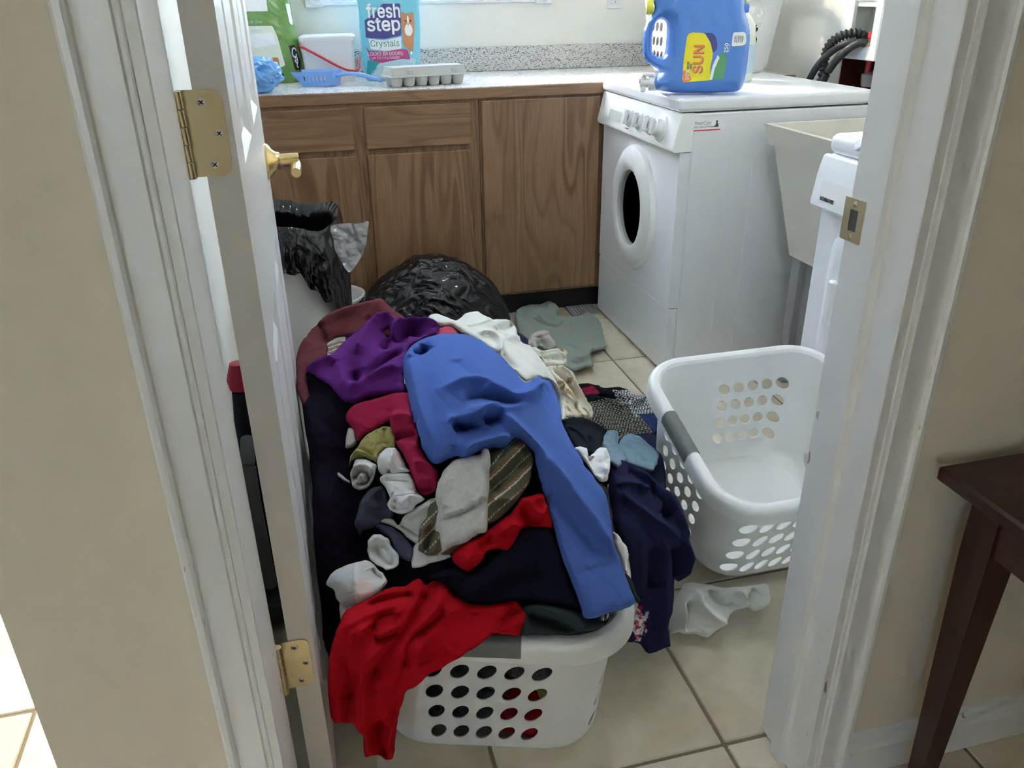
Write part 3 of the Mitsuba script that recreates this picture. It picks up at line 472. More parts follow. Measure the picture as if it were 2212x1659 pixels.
# ------------------------------------------------------------------ crumpled blue wrapper
def blob(c, rad, seed, lump=0.18, ridge=0.10, f=2.2, sub=5, flat=0.0, ax=(0, 0, 1)):
    m = trimesh.creation.icosphere(subdivisions=sub); n = m.vertices.copy(); q = n * f + seed * 11.3
    rg = 1 - np.abs(meshkit.fbm(q * 1.7 + 5, 3, seed) * 2 - 1); k = 1 + lump * (meshkit.fbm(q, 3, seed + 1) - 0.5) * 2 + ridge * (rg - 0.6) * 2
    v = n * k[:, None] * np.array(rad); v[:, 2] = np.where(v[:, 2] < 0, v[:, 2] * (1 - flat), v[:, 2])
    return trimesh.Trimesh(v + np.array(c), m.faces, process=False)
k = solo('plastic_wrapper', blob((-0.122, 3.160, 0.9685), (0.078, 0.060, 0.050), 21, 0.30, 0.34, 1.05, 5), 'film_blue', 'crumpled bright blue plastic package at the left end of the counter', 'wrapper', False)
# ------------------------------------------------------------------ blue detergent jug
j = thing('detergent_jug', 'big blue detergent jug with yellow cap and white spigot on the washing machine', 'jug')
Mj = frame((1.119, 2.436 + 0.075, 0.9275), (0.93719, -0.34882, 0), (0, 0, 1))   # x along the jug, y up, z towards the camera
jo = [(0.000, 0.000), (0.232, 0.0), (0.250, 0.012), (0.258, 0.05), (0.259, 0.155), (0.250, 0.195), (0.236, 0.220), (0.231, 0.250), (0.226, 0.285), (0.205, 0.292), (0.02, 0.292), (-0.022, 0.288), (-0.028, 0.262), (-0.018, 0.235), (-0.022, 0.220), (-0.047, 0.190), (-0.049, 0.12), (-0.040, 0.094), (-0.020, 0.078), (0.004, 0.066), (0.004, 0.058), (-0.010, 0.048), (-0.016, 0.03)]
hole = smooth_poly([(-0.020, 0.185), (-0.006, 0.206), (0.016, 0.200), (0.020, 0.18), (0.020, 0.115), (0.010, 0.100), (-0.012, 0.104), (-0.022, 0.125)], 1)
jp = affinity.scale(smooth_poly(jo, 1).difference(hole), 1.055, 1.04, origin=(0.105, 0.0))
def jug_z(P, D):
    flute = 0.0035 * np.cos(P[:, 0] * 2 * np.pi / 0.062) * np.clip((P[:, 1] - 0.19) / 0.03, 0, 1) * np.clip((0.262 - P[:, 1]) / 0.05, 0, 1)
    foot = 0.004 * np.clip(np.cos(P[:, 0] * 2 * np.pi / 0.062) - 0.3, 0, 1) * np.clip((0.022 - P[:, 1]) / 0.02, 0, 1)
    grip = np.clip((0.035 - P[:, 0]) / 0.05, 0, 1) * np.clip((P[:, 1] - 0.06) / 0.03, 0, 1)
    return (0.075 - 0.048 * grip ** 0.7) * quarter(D, 0.045 - 0.022 * grip) - flute - foot
put('body', mv(pad(jp, 0.005, jug_z, lambda P, D: -jug_z(P, D)), Mj), 'jug_blue', True, j)
for q in range(2): pass
put('cap', mv(lathe([(0, 0.020), (0.019, 0.020), (0.021, 0.017), (0.021, 0.0), (0, 0.0)], (-0.030, 0.246, 0.0), '-x', 28), Mj), 'cap_yellow', 30, j, label='yellow cap')
put('vent_cap', mv(lathe([(0, 0.022), (0.012, 0.022), (0.014, 0.0), (0, 0)], (0.232, 0.240, 0.0), 'x', 20), Mj), 'jug_blue', 30, j)
sg = put('spigot', mv(cat_([lathe([(0, 0.024), (0.021, 0.024), (0.023, 0.020), (0.023, 0.0), (0, 0)], (-0.008, 0.030, 0.012), '-x', 28), lathe([(0, 0.05), (0.0135, 0.05), (0.0135, 0.0), (0, 0)], (-0.008, 0.030, 0.012), '-x', 20), cbox(-0.056, -0.040, 0.004, 0.052, 0.004, 0.022, 0.003), cbox(-0.052, -0.014, 0.050, 0.060, 0.000, 0.028, 0.003)]), Mj), 'white_plastic', 30, j, label='white push-button spigot')
put('spigot_button', mv(lathe([(0, 0.0525), (0.007, 0.052), (0.0075, 0.04), (0, 0.04)], (-0.008, 0.036, 0.013), '-x', 18), Mj), 'print_red', 30, sg)
ZF = 0.0752
def lab(pts, off): P, tri, D, nb = poly_mesh(Polygon(pts), 0.01); return mv(trimesh.Trimesh(np.c_[P, np.full(len(P), ZF + off)], tri, process=False), Mj)
def vt(t, h, x, y, off, bold=True): M = frame((x, y, ZF + off), (0, 1, 0), (-1, 0, 0)); return mv(meshkit.text_mesh(t, h, 0.0006, bold), Mj @ M)   # reads upwards
put('label', lab([(0.070, 0.038), (0.152, 0.044), (0.147, 0.080), (0.152, 0.118), (0.141, 0.150), (0.122, 0.176), (0.080, 0.178), (0.071, 0.170), (0.066, 0.10), (0.066, 0.046)], 0.0004), 'print_yellow', False, j)
put('label', lab([(0.068, 0.038), (0.094, 0.042), (0.086, 0.065), (0.066, 0.075)], 0.0008), 'print_orange', False, j)
put('label', lab([(0.150, 0.046), (0.190, 0.048), (0.194, 0.10), (0.186, 0.128), (0.168, 0.108), (0.156, 0.075)], 0.0006), 'print_green', False, j)
put('label', lab([(0.148, 0.044), (0.156, 0.044), (0.160, 0.075), (0.172, 0.108), (0.166, 0.116), (0.153, 0.085)], 0.0009), 'print_white', False, j)
put('label', lab([(0.122, 0.176), (0.141, 0.150), (0.152, 0.118), (0.163, 0.135), (0.158, 0.16), (0.146, 0.176)], 0.0006), 'print_navy', False, j)
bc = put('barcode', lab([(0.204, 0.139), (0.241, 0.141), (0.246, 0.150), (0.241, 0.178), (0.204, 0.177)], 0.0007), 'print_white', False, j)
put('barcode_bars', cat_([lab([(x, 0.147), (x + w_, 0.147), (x + w_, 0.170), (x, 0.170)], 0.0011) for x, w_ in zip(np.linspace(0.209, 0.235, 12), [0.0008, 0.0012, 0.0006, 0.0013, 0.0008, 0.0014, 0.0007, 0.0011, 0.0013, 0.0008, 0.0012, 0.0008])]), 'print_black', False, bc)
sh = vt('SUN', 0.0285, 0.1225, 0.062, 0.0009); sh2 = sh.copy(); sh2.apply_translation(0.0016 * Mj[:3, 0] - 0.0012 * Mj[:3, 1])
put('lettering_shadow', sh2, 'print_navy', False, j)
put('lettering', mv(sh, frame(0.0004 * Mj[:3, 2], (1, 0, 0), (0, 1, 0))), 'print_orange', False, j)
put('lettering', cat_([vt('50%', 0.0105, 0.0855, 0.044, 0.0012), vt('250', 0.0105, 0.194, 0.120, 0.0011), vt('LOADS', 0.005, 0.200, 0.122, 0.0011, False)]), 'print_white', False, j)
put('lettering', cat_([vt('MORE', 0.0058, 0.0835, 0.074, 0.0012), vt('FREE', 0.0050, 0.0915, 0.075, 0.0012)]), 'print_navy', False, j)
# ------------------------------------------------------------------ milky bottle behind the jug
b = thing('bottle', 'milky white plastic bottle behind the blue jug', 'bottle')
put('body', lathe([(0, 0), (0.060, 0), (0.066, 0.006), (0.066, 0.130), (0.058, 0.185), (0.036, 0.215), (0.020, 0.230), (0.018, 0.255), (0, 0.255)], (1.512, 2.76, 0.9268), n=40), 'milky', 40, b)
put('label', lathe([(0.0664, 0.03), (0.0668, 0.032), (0.0668, 0.12), (0.0664, 0.122)], (1.512, 2.76, 0.9268), n=40), 'film_pale', 40, b)
put('cap', lathe([(0.016, 0.245), (0.021, 0.245), (0.021, 0.275), (0, 0.276)], (1.512, 2.76, 0.9268), n=24), 'print_green', 30, b)
# ------------------------------------------------------------------ laundry baskets
BH, BT, BB, BR = 0.310, 0.221, 0.190, 0.085
def loop(q, a, r):   # q in [0, 4): side 0 is local -x, then -y, +x, +y, each from corner to corner; the fractions match at every level
    q = np.asarray(q, float) % 4; k = np.floor(q).astype(int); f = q - k; s = a - r; fc = 0.16
    x = np.where(f < fc, 0, np.where(f > 1 - fc, 1, (f - fc) / (1 - 2 * fc)))
    th = np.where(f < fc, -(1 - f / fc) * np.pi / 4, np.where(f > 1 - fc, (f - 1 + fc) / fc * np.pi / 4, 0))
    lx = -(s + r * np.cos(th)); ly = s * (1 - 2 * x) - r * np.sin(th); ca, sa = np.cos(k * np.pi / 2), np.sin(k * np.pi / 2)
    nx, ny = -np.cos(th), -np.sin(th)
    return np.stack([lx * ca - ly * sa, lx * sa + ly * ca], -1), np.stack([nx * ca - ny * sa, nx * sa + ny * ca], -1)
PL = 0.40    # unrolled length of one side
holes = []
for side in range(4):
    u0 = side * PL + PL / 2 + (0.0 if side % 2 == 0 else -0.082)
    for r_ in range(4):
        for c_ in range(5): holes.append(affinity.translate(affinity.rotate(affinity.scale(Point(0, 0).buffer(1, 8), 0.0212, 0.0135), 44), u0 + (c_ - 2) * (0.0485 if side % 2 == 0 else 0.042) + (r_ - 1.5) * 0.004, 0.060 + r_ * 0.052))
    if side % 2 == 0: holes.append(affinity.translate(affinity.scale(Point(0, 0).buffer(1, 10), 0.058, 0.012), u0, 0.262))
strip = sbox(0, 0.0, 4 * PL, BH - 0.008).difference(shapely.union_all(holes))
def wall_mesh():
    P, tri, D, nb = poly_mesh(strip, 0.013); m = trimesh.creation.extrude_triangulation(P, tri, 0.0026); v = m.vertices
    t = v[:, 1] / BH; a = BB + (BT - BB) * t - 0.020 * np.clip(1 - v[:, 1] / 0.03, 0, 1) ** 2; xy, n = np.zeros((len(v), 2)), np.zeros((len(v), 2))
    for i in range(0, len(v), 4000):
        s_ = slice(i, i + 4000); p0, n0 = loop(v[s_, 0] / PL, 1.0, 0.0001)
    q = v[:, 0] / PL; s0 = [loop(np.array([qq]), aa, BR)[0] for qq, aa in ()]
    p1, n1 = loop_vec(q, a); xy = p1 + n1 * (v[:, 2] - 0.0026)[:, None]
    return trimesh.Trimesh(np.c_[xy, v[:, 1]], m.faces, process=False)
def loop_vec(q, a):
    b0, n0 = loop(q, 0.20, BR); b1, _ = loop(q, 0.23, BR); w_ = ((a - 0.20) / 0.03)[:, None]; return b0 * (1 - w_) + b1 * w_, n0
lip = [(-0.003, BH - 0.012), (-0.003, BH - 0.003), (0.002, BH + 0.003), (0.010, BH + 0.005), (0.018, BH + 0.003), (0.0235, BH - 0.003), (0.026, BH - 0.012), (0.026, BH - 0.036), (0.0245, BH - 0.038), (0.0225, BH - 0.036), (0.022, BH - 0.012), (0.016, BH - 0.004), (0.004, BH - 0.005), (0.001, BH - 0.012)]
def sweep(q, prof, cl):
    p, n = loop_vec(q, np.full(len(q), BT)); pr_ = np.array(prof); V = np.stack([np.c_[p + n * o, np.full(len(q), z)] for o, z in pr_], 1); m, k = len(q), len(pr_)
    i, j_ = np.meshgrid(np.arange(m if cl else m - 1), np.arange(k), indexing='ij'); i2 = (i + 1) % m
    f = np.stack([i * k + j_, i * k + (j_ + 1) % k, i2 * k + (j_ + 1) % k, i2 * k + j_], -1).reshape(-1, 4)
    t = trimesh.Trimesh(V.reshape(-1, 3), np.vstack([f[:, [0, 1, 2]], f[:, [0, 2, 3]]]), process=False); t.fix_normals(); return t
basket_wall = mikit.ply(wall_mesh(), 'basket_plastic', smooth=28)
basket_rim = mikit.ply(sweep(np.arange(0, 4, 0.02), lip, True), 'basket_plastic', smooth=35)
gp = [(o + (0.0016 if o > 0.003 else -0.0012), z + (0.0014 if z > BH - 0.02 else -0.0014)) for o, z in lip[:7]] + [(0.0276, BH - 0.025), (0.0245, BH - 0.026), (0.019, BH - 0.008), (0.002, BH - 0.012)]
grips = [mikit.ply(sweep(np.linspace(k_ + 0.34, k_ + 0.66, 24), gp, False), 'grey_grip', smooth=35) for k_ in (0, 2)]
bp = [loop(np.arange(0, 4, 0.04), BB - 0.018, BR - 0.015)[0]]
basket_floor = mikit.ply(mv(trimesh.creation.extrude_polygon(Polygon(bp[0]), 0.003, engine='earcut'), frame((0, 0, 0.0), (1, 0, 0), (0, 1, 0))), 'basket_plastic', smooth=False)
def basket(M, label):
    b = thing('laundry_basket', label, 'basket', 'white perforated laundry baskets'); X = {'to_world': T(M)}
    scene[b + '__wall'] = {**basket_wall, **X}; scene[b + '__rim'] = {**basket_rim, **X}; scene[b + '__bottom'] = {**basket_floor, **X}
    scene[b + '__grip'] = {**grips[0], **X}; scene[b + '__grip_001'] = {**grips[1], **X}
    labels[b + '__grip'] = labels[b + '__grip_001'] = {'label': 'grey rubber hand grip on the rim'}
    labels[b].pop('group'); return b
basket(frame((0.255, 1.174, 0.001), (0.309, 0.951, 0), (-0.951, 0.309, 0)), 'white perforated laundry basket in the doorway heaped with clothes')
t_ = math.radians(15.5)
basket(frame((0.955, 1.29 + 0.187 * math.cos(t_), 0.014 + 0.187 * math.sin(t_)), (1, 0, 0), (0, math.cos(t_), math.sin(t_))), 'empty white laundry basket tilted on the floor in front of the washer')
basket(frame((1.612, 3.165, 0.9270), (0, 1, 0), (-1, 0, 0)), 'white laundry basket standing on the back corner of the washing machine')
# ------------------------------------------------------------------ bin with liner, garbage bag, tub
b = thing('trash_can', 'white trash can with black liner folded over its rim beside the door', 'trash can')
BC = np.array([-0.052, 2.395]); RX, RY_ = 0.132, 0.180
put('body', lathe([(0, 0), (0.80, 0), (0.84, 0.012), (1.0, 0.60), (1.03, 0.615), (1.0, 0.622), (0.97, 0.60), (0.80, 0.02), (0, 0.02)], (0, 0, 0), n=56, sx=RX, sy=RY_), 'white_plastic', 35, b, to=T().translate([BC[0], BC[1], 0]))
th = np.linspace(0, 2 * np.pi, 221)[:-1]
L_ = 0.13 + 0.16 * np.exp(-((th - 5.75) / 0.55) ** 2) + 0.07 * np.exp(-((th - 6.28) / 0.5) ** 2) + 0.07 * np.exp(-(th / 0.5) ** 2) + 0.012 * np.sin(th * 9) + 0.01 * np.sin(th * 23 + 1)
sec = np.r_[np.linspace(-0.30, -0.012, 14), np.linspace(0, 1, 46)]; V = []
crk = lambda v, s: np.sqrt(np.abs(meshkit.fbm(v, 2, s) - 0.5) * 2 + 0.003)
for s1 in sec:
    cs = np.c_[np.cos(th), np.sin(th), np.full(len(th), s1)]; wv = cs + 0.3 * (meshkit.fbm(cs * [2.2, 2.2, 1.2], 2, 3)[:, None] - 0.5)
    wr = meshkit.fbm(cs * [4, 4, 1.6], 3, 5) - 0.5; pl = crk(wv * [6, 6, 1.6], 8) - 0.5; fn_ = crk(wv * [14, 14, 5.0] + 3, 9) - 0.5; rim = 0.014 * np.sin(th * 3 + 1) + 0.014 * wr
    if s1 < 0: r_ = 0.93 + 0.05 * wr + 0.04 * pl + s1 * 0.35; z_ = 0.648 + rim + s1
    else: r_ = 1.06 + 0.10 * np.minimum(s1 * 3, 1) + (0.14 * wr + 0.16 * pl + 0.05 * fn_) * (0.25 + s1); z_ = 0.654 + rim - L_ * s1 ** 1.15
    V.append(np.c_[BC[0] + RX * r_ * np.cos(th), BC[1] + RY_ * r_ * np.sin(th), z_])
n_ = len(th); i, q = np.meshgrid(np.arange(len(sec) - 1), np.arange(n_), indexing='ij'); f = np.stack([i * n_ + q, i * n_ + (q + 1) % n_, (i + 1) * n_ + (q + 1) % n_, (i + 1) * n_ + q], -1).reshape(-1, 4)
ln = trimesh.Trimesh(np.vstack(V), np.vstack([f[:, [0, 1, 2]], f[:, [0, 2, 3]]]), process=False)
put('liner', ln, 'bag_black', 50, b, label='glossy black bin liner')
fl = smooth_poly([(0.0, 0.005), (0.045, 0.012), (0.088, 0.008), (0.112, 0.018), (0.106, -0.01), (0.098, -0.06), (0.062, -0.118), (0.045, -0.128), (0.022, -0.075), (0.006, -0.035)], 1)
fz = lambda P: 0.004 - 0.25 * P[:, 0] + wob(P[:, 0], P[:, 1], 0.012, 26, 4) + 0.016 * crk(np.c_[P[:, 0] * 26 + P[:, 1] * 9, P[:, 1] * 14, P[:, 0] * 0], 6) + 0.005 * crk(np.c_[P * 60, P[:, :1] * 0], 7)
put('liner_corner', mv(pad(fl, 0.0025, lambda P, D: fz(P) + 0.0008, lambda P, D: fz(P)), frame((0.052, 2.285, 0.634), (0.97, -0.2, 0.0), (0, 0.2, 1))), 'bag_clear', 60, b, label='grey translucent corner of the liner sticking out')
def gbag():
    m = trimesh.creation.icosphere(subdivisions=6); n = m.vertices.copy(); q = n * 1.6 + 3
    cr = lambda v, s: np.sqrt(np.abs(meshkit.fbm(v, 2, s) - 0.5) * 2 + 0.002)       # film pulled into facets with sharp pleats
    w_ = n + 0.35 * (meshkit.fbm(n * 2.5, 2, 31)[:, None] - 0.5)
    st = cr(np.c_[(w_[:, 0] + 0.8 * w_[:, 2]) * 7, w_[:, 1] * 7, (w_[:, 2] - 0.9 * w_[:, 0]) * 1.3], 2); fa = cr(w_ * 3.2, 12); sm = cr(np.c_[w_[:, 0] * 11, w_[:, 1] * 11, w_[:, 2] * 5], 22)
    k = 1 + 0.26 * (meshkit.fbm(q, 3, 4) - 0.5) + 0.075 * (st - 0.5) + 0.040 * (fa - 0.5) + 0.014 * (sm - 0.5)
    v = np.sign(n) * np.abs(n) ** [0.92, 0.92, 0.72] * k[:, None] * [0.295, 0.200, 0.275]; v[:, 2] = np.maximum(v[:, 2], -0.10 + 0.02 * n[:, 0]); v[:, 2] -= v[:, 2].min(); v[:, 2] *= np.where(v[:, 0] < -0.02, 1 + 1.3 * (v[:, 0] + 0.02), 1.0) * np.where(v[:, 0] > 0.12, 1 - 1.1 * (v[:, 0] - 0.12), 1.0)
    return trimesh.Trimesh(v * [1, 0.95, 0.92] + [0.385, 2.825, 0.001], m.faces, process=False)
solo('garbage_bag', gbag(), 'bag_black', 'full shiny black garbage bag on the floor before the cabinets', 'garbage bag', 45)
b = thing('plastic_tub', 'low white plastic tub rim showing beside the trash can', 'tub')
put('body', lathe([(0, 0), (0.085, 0), (0.112, 0.205), (0.118, 0.210), (0.118, 0.218), (0.108, 0.218), (0.082, 0.008), (0, 0.008)], (0.055, 2.925, 0), n=40), 'white_plastic', 35, b)
# ------------------------------------------------------------------ things behind the door, floor register, cloth on the washer
v = thing('stick_vacuum', 'red and black stick vacuum leaning behind the door, seen through the hinge gap', 'vacuum cleaner')
put('floor_head', rbox(-0.205, -0.122, 1.42, 1.68, 0.002, 0.055, 0.02), 'dark_grey', 40, v)
put('body', lathe([(0, 0), (0.030, 0.0), (0.036, 0.04), (0.034, 0.30), (0.022, 0.44), (0, 0.45)], (-0.172, 1.585, 0.05), n=24), 'black', 40, v)
put('cap', lathe([(0, 0), (0.024, 0), (0.027, 0.02), (0.016, 0.055), (0, 0.06)], (-0.174, 1.59, 0.495), n=20), 'print_red', 40, v)
put('hose', tube([(-0.175, 1.49, 0.06), (-0.176, 1.485, 0.2), (-0.177, 1.49, 0.33), (-0.175, 1.54, 0.40)], 0.014, 12, smooth_n=30), 'mid_grey', 40, v)
r = thing('floor_register', 'brown-grey metal floor register beside the toe kick', 'vent')
put('frame', cat_([bx(1.02, 1.136, 3.00, 3.008, 0.0003, 0.006), bx(1.02, 1.136, 3.100, 3.108, 0.0003, 0.006), bx(1.02, 1.03, 3.0, 3.108, 0.0003, 0.006), bx(1.126, 1.136, 3.0, 3.108, 0.0003, 0.006)]), 'mid_grey', False, r)
for q in range(7): put('slat', bx(1.032 + q * 0.0138, 1.038 + q * 0.0138, 3.008, 3.10, 0.0003, 0.004), 'mid_grey', False, r)
# ------------------------------------------------------------------ side table in the hall
t = thing('side_table', 'dark cherry wooden side table against the hall wall', 'table')
put('tabletop', cbox(0.790, 1.55, 0.36, 0.772, 0.612, 0.634, 0.004), 'cherry', False, t)
put('apron', cat_([cbox(0.86, 1.49, 0.725, 0.742, 0.520, 0.611, 0.002), cbox(0.86, 1.49, 0.42, 0.437, 0.520, 0.611, 0.002), cbox(0.845, 0.862, 0.46, 0.71, 0.520, 0.611, 0.002), cbox(1.478, 1.495, 0.46, 0.71, 0.520, 0.611, 0.002)]), 'cherry', False, t)
for x in (0.840, 1.452):
    for y in (0.40, 0.700):
        put('leg', trimesh.convex.convex_hull(np.array([(x + a, y + b_, z) for z, w_ in ((0.611, 0), (0.50, 0.0), (0.0, 0.011)) for a in (w_, 0.048 - w_) for b_ in (w_, 0.048 - w_)])), 'cherry', False, t)

# ------------------------------------------------------------------ clothes inside the full basket, seen through its holes
def stuffed(name, label, u, v, z, rad, col, seed):
    c = np.array([0.255, 1.174, 0]) + u * np.array([0.309, 0.951, 0]) + v * np.array([-0.951, 0.309, 0]) + [0, 0, z]
    m = blob((0, 0, 0), rad, seed, 0.22, 0.22, 2.2, 5); V = m.vertices; X = np.outer(V[:, 0], [0.309, 0.951, 0]) + np.outer(V[:, 1], [-0.951, 0.309, 0]) + np.outer(V[:, 2], [0, 0, 1])
    X = X + c; X[:, 2] = np.maximum(X[:, 2], 0.006); m = trimesh.Trimesh(X, m.faces, process=False)
    k = thing(name, label, 'shirt' if 'shirt' in name else 'trousers'); scene[k] = mikit.ply(m, 'fabric', smooth=True, color=np.tile(col, (len(X), 1)))
stuffed('trousers', 'dark grey trousers bunched inside the full basket, seen through the middle holes', -0.075, 0.05, 0.165, (0.085, 0.085, 0.100), (0.055, 0.055, 0.06), 41)
stuffed('shirt', 'black shirt bunched inside the full basket, seen through the left holes', 0.05, 0.10, 0.15, (0.12, 0.07, 0.11), (0.02, 0.02, 0.024), 42)
stuffed('shirt', 'mid grey shirt inside the full basket, seen through the upper right holes', -0.075, -0.085, 0.19, (0.085, 0.075, 0.07), (0.13, 0.12, 0.12), 43)
stuffed('shirt', 'yellow shirt inside the full basket, seen through the right hole of the third row', -0.100, -0.120, 0.105, (0.055, 0.035, 0.022), (0.40, 0.36, 0.10), 44)
stuffed('shirt', 'red shirt at the bottom of the full basket, seen through the lowest right holes', -0.095, -0.075, 0.040, (0.07, 0.08, 0.034), (0.40, 0.02, 0.03), 45)
stuffed('trousers', 'teal grey trousers at the bottom of the full basket behind the lower left holes', -0.080, 0.06, 0.055, (0.08, 0.09, 0.05), (0.06, 0.08, 0.09), 46)
stuffed('trousers', 'dark blue trousers deep inside the full basket', 0.06, -0.07, 0.13, (0.11, 0.10, 0.12), (0.02, 0.025, 0.04), 47)
c3 = np.array([1.60, 3.12, 1.04]); m = blob((0, 0, 0), (0.15, 0.165, 0.10), 51, 0.22, 0.22, 2.2, 5); m.apply_translation(c3)
k = thing('trousers', 'dark grey green trousers inside the basket on the washing machine, seen through its holes', 'trousers'); scene[k] = mikit.ply(m, 'fabric', smooth=True, color=np.tile((0.05, 0.06, 0.055), (len(m.vertices), 1)))
